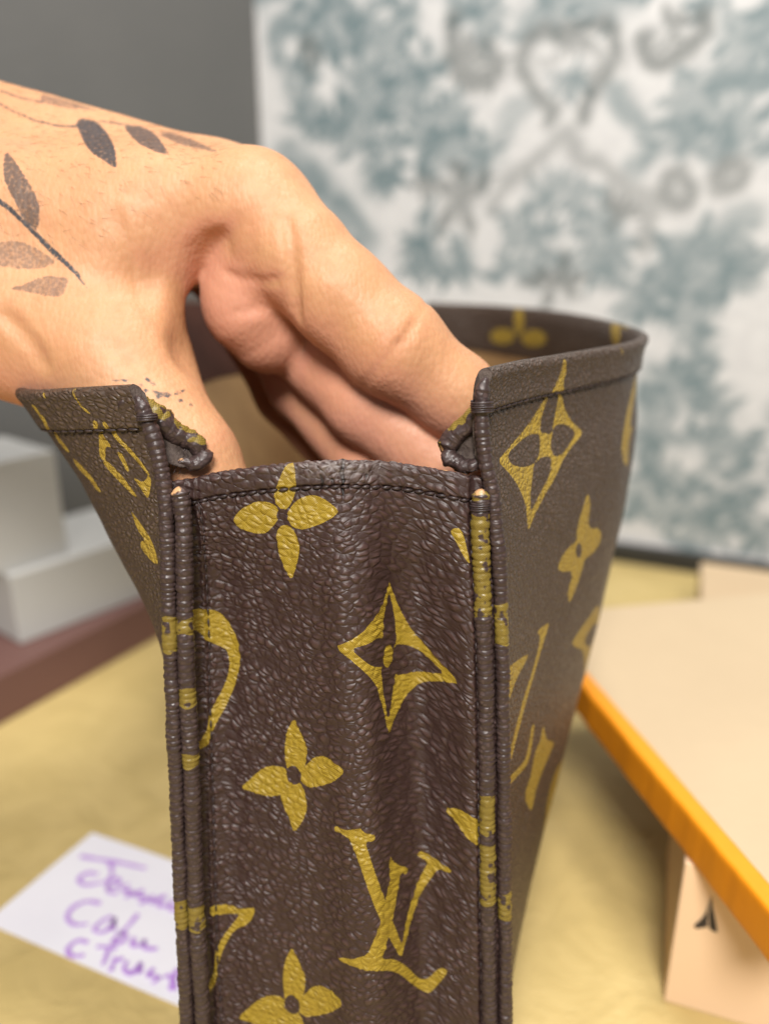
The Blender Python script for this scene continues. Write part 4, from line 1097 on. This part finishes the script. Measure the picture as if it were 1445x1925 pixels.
mesh('paper', np.vstack([top, low]), [tuple(f) for f in Fc] + Fb + Fs_, simple('white note paper', (0.74, 0.73, 0.80), (0.78, 0.77, 0.83), 30, 0.65, 0.0001, 600), card, smooth=False)
INKP = simple('purple felt pen ink', (0.43, 0.22, 0.64), (0.50, 0.30, 0.70), 300, 0.6)
LINES = [
  [[(390,1110),(480,1125),(600,1145),(710,1170)], [(530,1140),(545,1190),(520,1230),(460,1245),(400,1245),(385,1220),(420,1195),(480,1200)],
   [(520,1270),(570,1252),(580,1228),(555,1220),(525,1250),(530,1285),(575,1290)], [(630,1245),(592,1268),(640,1290),(606,1312)], [(700,1275),(660,1298),(712,1320),(678,1345)],
   [(742,1300),(735,1345)], [(808,1305),(770,1322),(775,1350),(812,1352)], [(868,1322),(828,1342),(830,1372),(862,1370),(872,1340),(880,1380)]],
  [[(490,1340),(420,1330),(345,1368),(328,1410),(360,1440),(430,1440)], [(550,1400),(490,1430),(458,1468),(500,1480),(545,1440),(555,1412),(550,1475)],
   [(672,1390),(622,1450),(562,1510),(548,1530),(598,1522),(612,1492),(580,1490)], [(655,1505),(642,1540),(680,1545),(702,1518),(700,1552),(765,1562)]],
  [[(430,1530),(380,1520),(332,1558),(340,1590),(412,1592)], [(468,1550),(520,1552),(565,1562)], [(528,1560),(515,1600),(498,1642)], [(560,1600),(548,1640),(535,1672)], [(545,1640),(570,1615),(602,1610)],
   [(622,1620),(602,1660),(640,1680),(682,1632),(676,1684)], [(748,1655),(720,1688),(772,1702),(738,1732)], [(862,1655),(845,1705),(828,1765)], [(795,1700),(830,1690),(862,1680)], [(830,1700),(850,1765)]]]
for ln in LINES:
    VV, FF = [], []
    for st_ in ln:
        p = crop(st_, 0, 1180, 2.583); q = on_z([x for x, _ in p], [y for _, y in p], 1.0)[:, :2]
        V, F = ribbon(q, 0.92, 1.12 + 0.03 * len(VV)); o = sum(len(v) for v in VV); VV.append(V); FF += [tuple(i + o for i in f) for f in F]
    mesh('handwriting', np.vstack(VV), FF, INKP, card, smooth=False)

# peach box carrying the wide lid with the orange rim
u1 = np.array([1.0, -0.36]); u1 /= np.linalg.norm(u1); u2 = np.array([0.36, 1.0]); u2 /= np.linalg.norm(u2)
pb0 = np.array([80.5, 167.0])
pbx = empty('gift_box', (*(pb0 + 45 * u1 + 30 * u2), 0), 'peach cardboard box with a small black mark under the orange-rimmed lid', 'box')
PEACH = simple('peach matt card', (0.74, 0.52, 0.33), (0.77, 0.55, 0.355), 14, 0.62, 0.00015, 500)
V, F = ortho_box(pb0, u1, u2, (90, 58, 50), 0.8, 0.0); mesh('carton', V, F, PEACH, pbx, smooth=False)
nf = np.array([u1[1], -u1[0], 0.0]); nf = nf / np.linalg.norm(nf); nf = nf if nf[1] < 0 else -nf
fp = np.array([pb0[0], pb0[1], 0]) + nf * 0.25
ce = lambda p: crop(p, 900, 1000, 2.08)
LV_, LF_ = [], []
for p in ([(907,1422),(884,1490),(870,1512),(838,1540),(848,1552),(884,1546),(892,1545),(893,1480)], [(907,1424),(915,1478),(924,1520),(932,1566),(915,1562),(899,1550),(897,1500)]):
    p = ce(p); q = on_plane(np.array([x for x, _ in p]), np.array([y for _, y in p]), fp, nf)
    o = sum(len(v) for v in LV_); LV_ += [q, q + nf * 0.05]; n = len(q)
    LF_ += [tuple(range(o, o + n)), tuple(range(o + n, o + 2 * n))]
mesh('printed_mark', np.vstack(LV_), LF_, simple('black print', (0.03, 0.022, 0.02), None, 400, 0.5), pbx, smooth=False)

e0, e1 = np.array([68.4, 235.0]), np.array([88.0, 135.0]); ed = (e1 - e0) / np.linalg.norm(e1 - e0); er = np.array([-ed[1], ed[0]])
near_c, far_c = e0 + ed * 106, e0 - ed * 58
lid = empty('box_lid', (*(near_c + far_c) / 2 + er * 60, 50), 'wide beige lid with a thick orange rim resting on the peach box', 'lid')
ln_ = np.linalg.norm(far_c - near_c)
V, F = ortho_box(near_c + er * 2.2 - ed * 1.0, -ed, er, (ln_ - 2, 125, 12.4), 0.8, 50.2)
mesh('top_sheet', V, F, simple('beige lid paper', (0.47, 0.36, 0.23), (0.505, 0.39, 0.25), 12, 0.6, 0.0003, 220), lid, smooth=False)
# the orange rim: a padded leather-like band along the left edge
nS, nA_ = 260, 48
ss = np.linspace(0, ln_, nS); th = np.linspace(-math.pi / 2 - .2, math.pi / 2 + .1, nA_)
Vb = np.zeros((nS, nA_, 3))
bul = 0.25 * vnoise(ss[:, None], 14, 71) + 0.10 * vnoise(ss[:, None], 3, 72)
for j, a in enumerate(th):
    cx = np.sign(math.cos(a)) * abs(math.cos(a)) ** .28; cz = np.sign(math.sin(a)) * abs(math.sin(a)) ** .28
    off = -er[None, :] * (3.6 * cx + bul * cx)[:, None]
    p = near_c - ed * ss[:, None] + er * 3.4 + off
    Vb[:, j, :2] = p; Vb[:, j, 2] = 56.6 + 6.6 * cz
Vb = np.concatenate([Vb, (Vb[:, :1] + Vb[:, -1:]) / 2], 1)
def orange():
    t = NT('orange grained leather'); g = t.n('ShaderNodeTexCoord').outputs['Object']
    n1, _ = t.noise(g, 40, 4); n2, _ = t.noise(g, 700, 4); n3, _ = t.noise(t.vscale(g, (1, 1, 6)), 180, 4)
    c = t.mix(t.ramp(n1, 0.3, 0.7), (0.78, 0.285, 0.012), (0.72, 0.25, 0.010))
    c = t.mix(t.math('MULTIPLY', t.ramp(n3, 0.6, 0.8), 0.35), c, (0.55, 0.18, 0.008))
    return t.pr(base=c, rough=0.45, spec=0.35, normal=t.bump(n2, 0.25, 0.0003))
mesh('orange_rim', Vb.reshape(-1, 3), grid_faces(nS, nA_ + 1, wrap=True, flip=True), orange(), lid)

# beige box further back by the wall
V, F = ortho_box((150, 332), (42, -18), (17, 44), (150, 78, 40), 1.0, 0.0)
bb_ = mesh('flat_box', V, F, simple('pale beige card', (0.50, 0.37, 0.23), (0.53, 0.40, 0.25), 10, 0.6), smooth=False)
props(bb_, 'flat pale beige box behind the lid, near the wallpapered wall', 'box')

# brown carton with two white boxes at the left
f0 = np.array([-176.0, 304.0]); fd = np.array([49, 86.0]); fd /= np.linalg.norm(fd); fb = np.array([-fd[1], fd[0]])
V, F = ortho_box(f0 - fd * 70, fd, fb, (185, 95, 24), 1.2, 0.0)
o_ = mesh('brown_box', V, F, simple('reddish brown card', (0.135, 0.066, 0.056), (0.15, 0.075, 0.063), 15, 0.5, 0.0002, 300), smooth=False)
props(o_, 'low reddish brown box with white boxes on top, left of the bag', 'box')
w0 = np.array([-177.0, 337.0]); wd = np.array([44, 56.0]); wd /= np.linalg.norm(wd); wb = np.array([-wd[1], wd[0]])
WHITE = simple('white carton', (0.42, 0.415, 0.40), (0.46, 0.455, 0.435), 12, 0.6, 0.0002, 200)
V, F = ortho_box(w0, wd, wb, (92, 62, 36), 1.2, 24.0)
o_ = mesh('white_box', V, F, WHITE, smooth=False); props(o_, 'low white box directly on the brown box', 'box')
V, F = ortho_box(w0 + wb * 6 - wd * 4, wd, wb, (38, 50, 54), 1.2, 60.0)
o_ = mesh('tall_white_box', V, F, WHITE, smooth=False); props(o_, 'taller white box on top of the low white box, behind the hand', 'box')
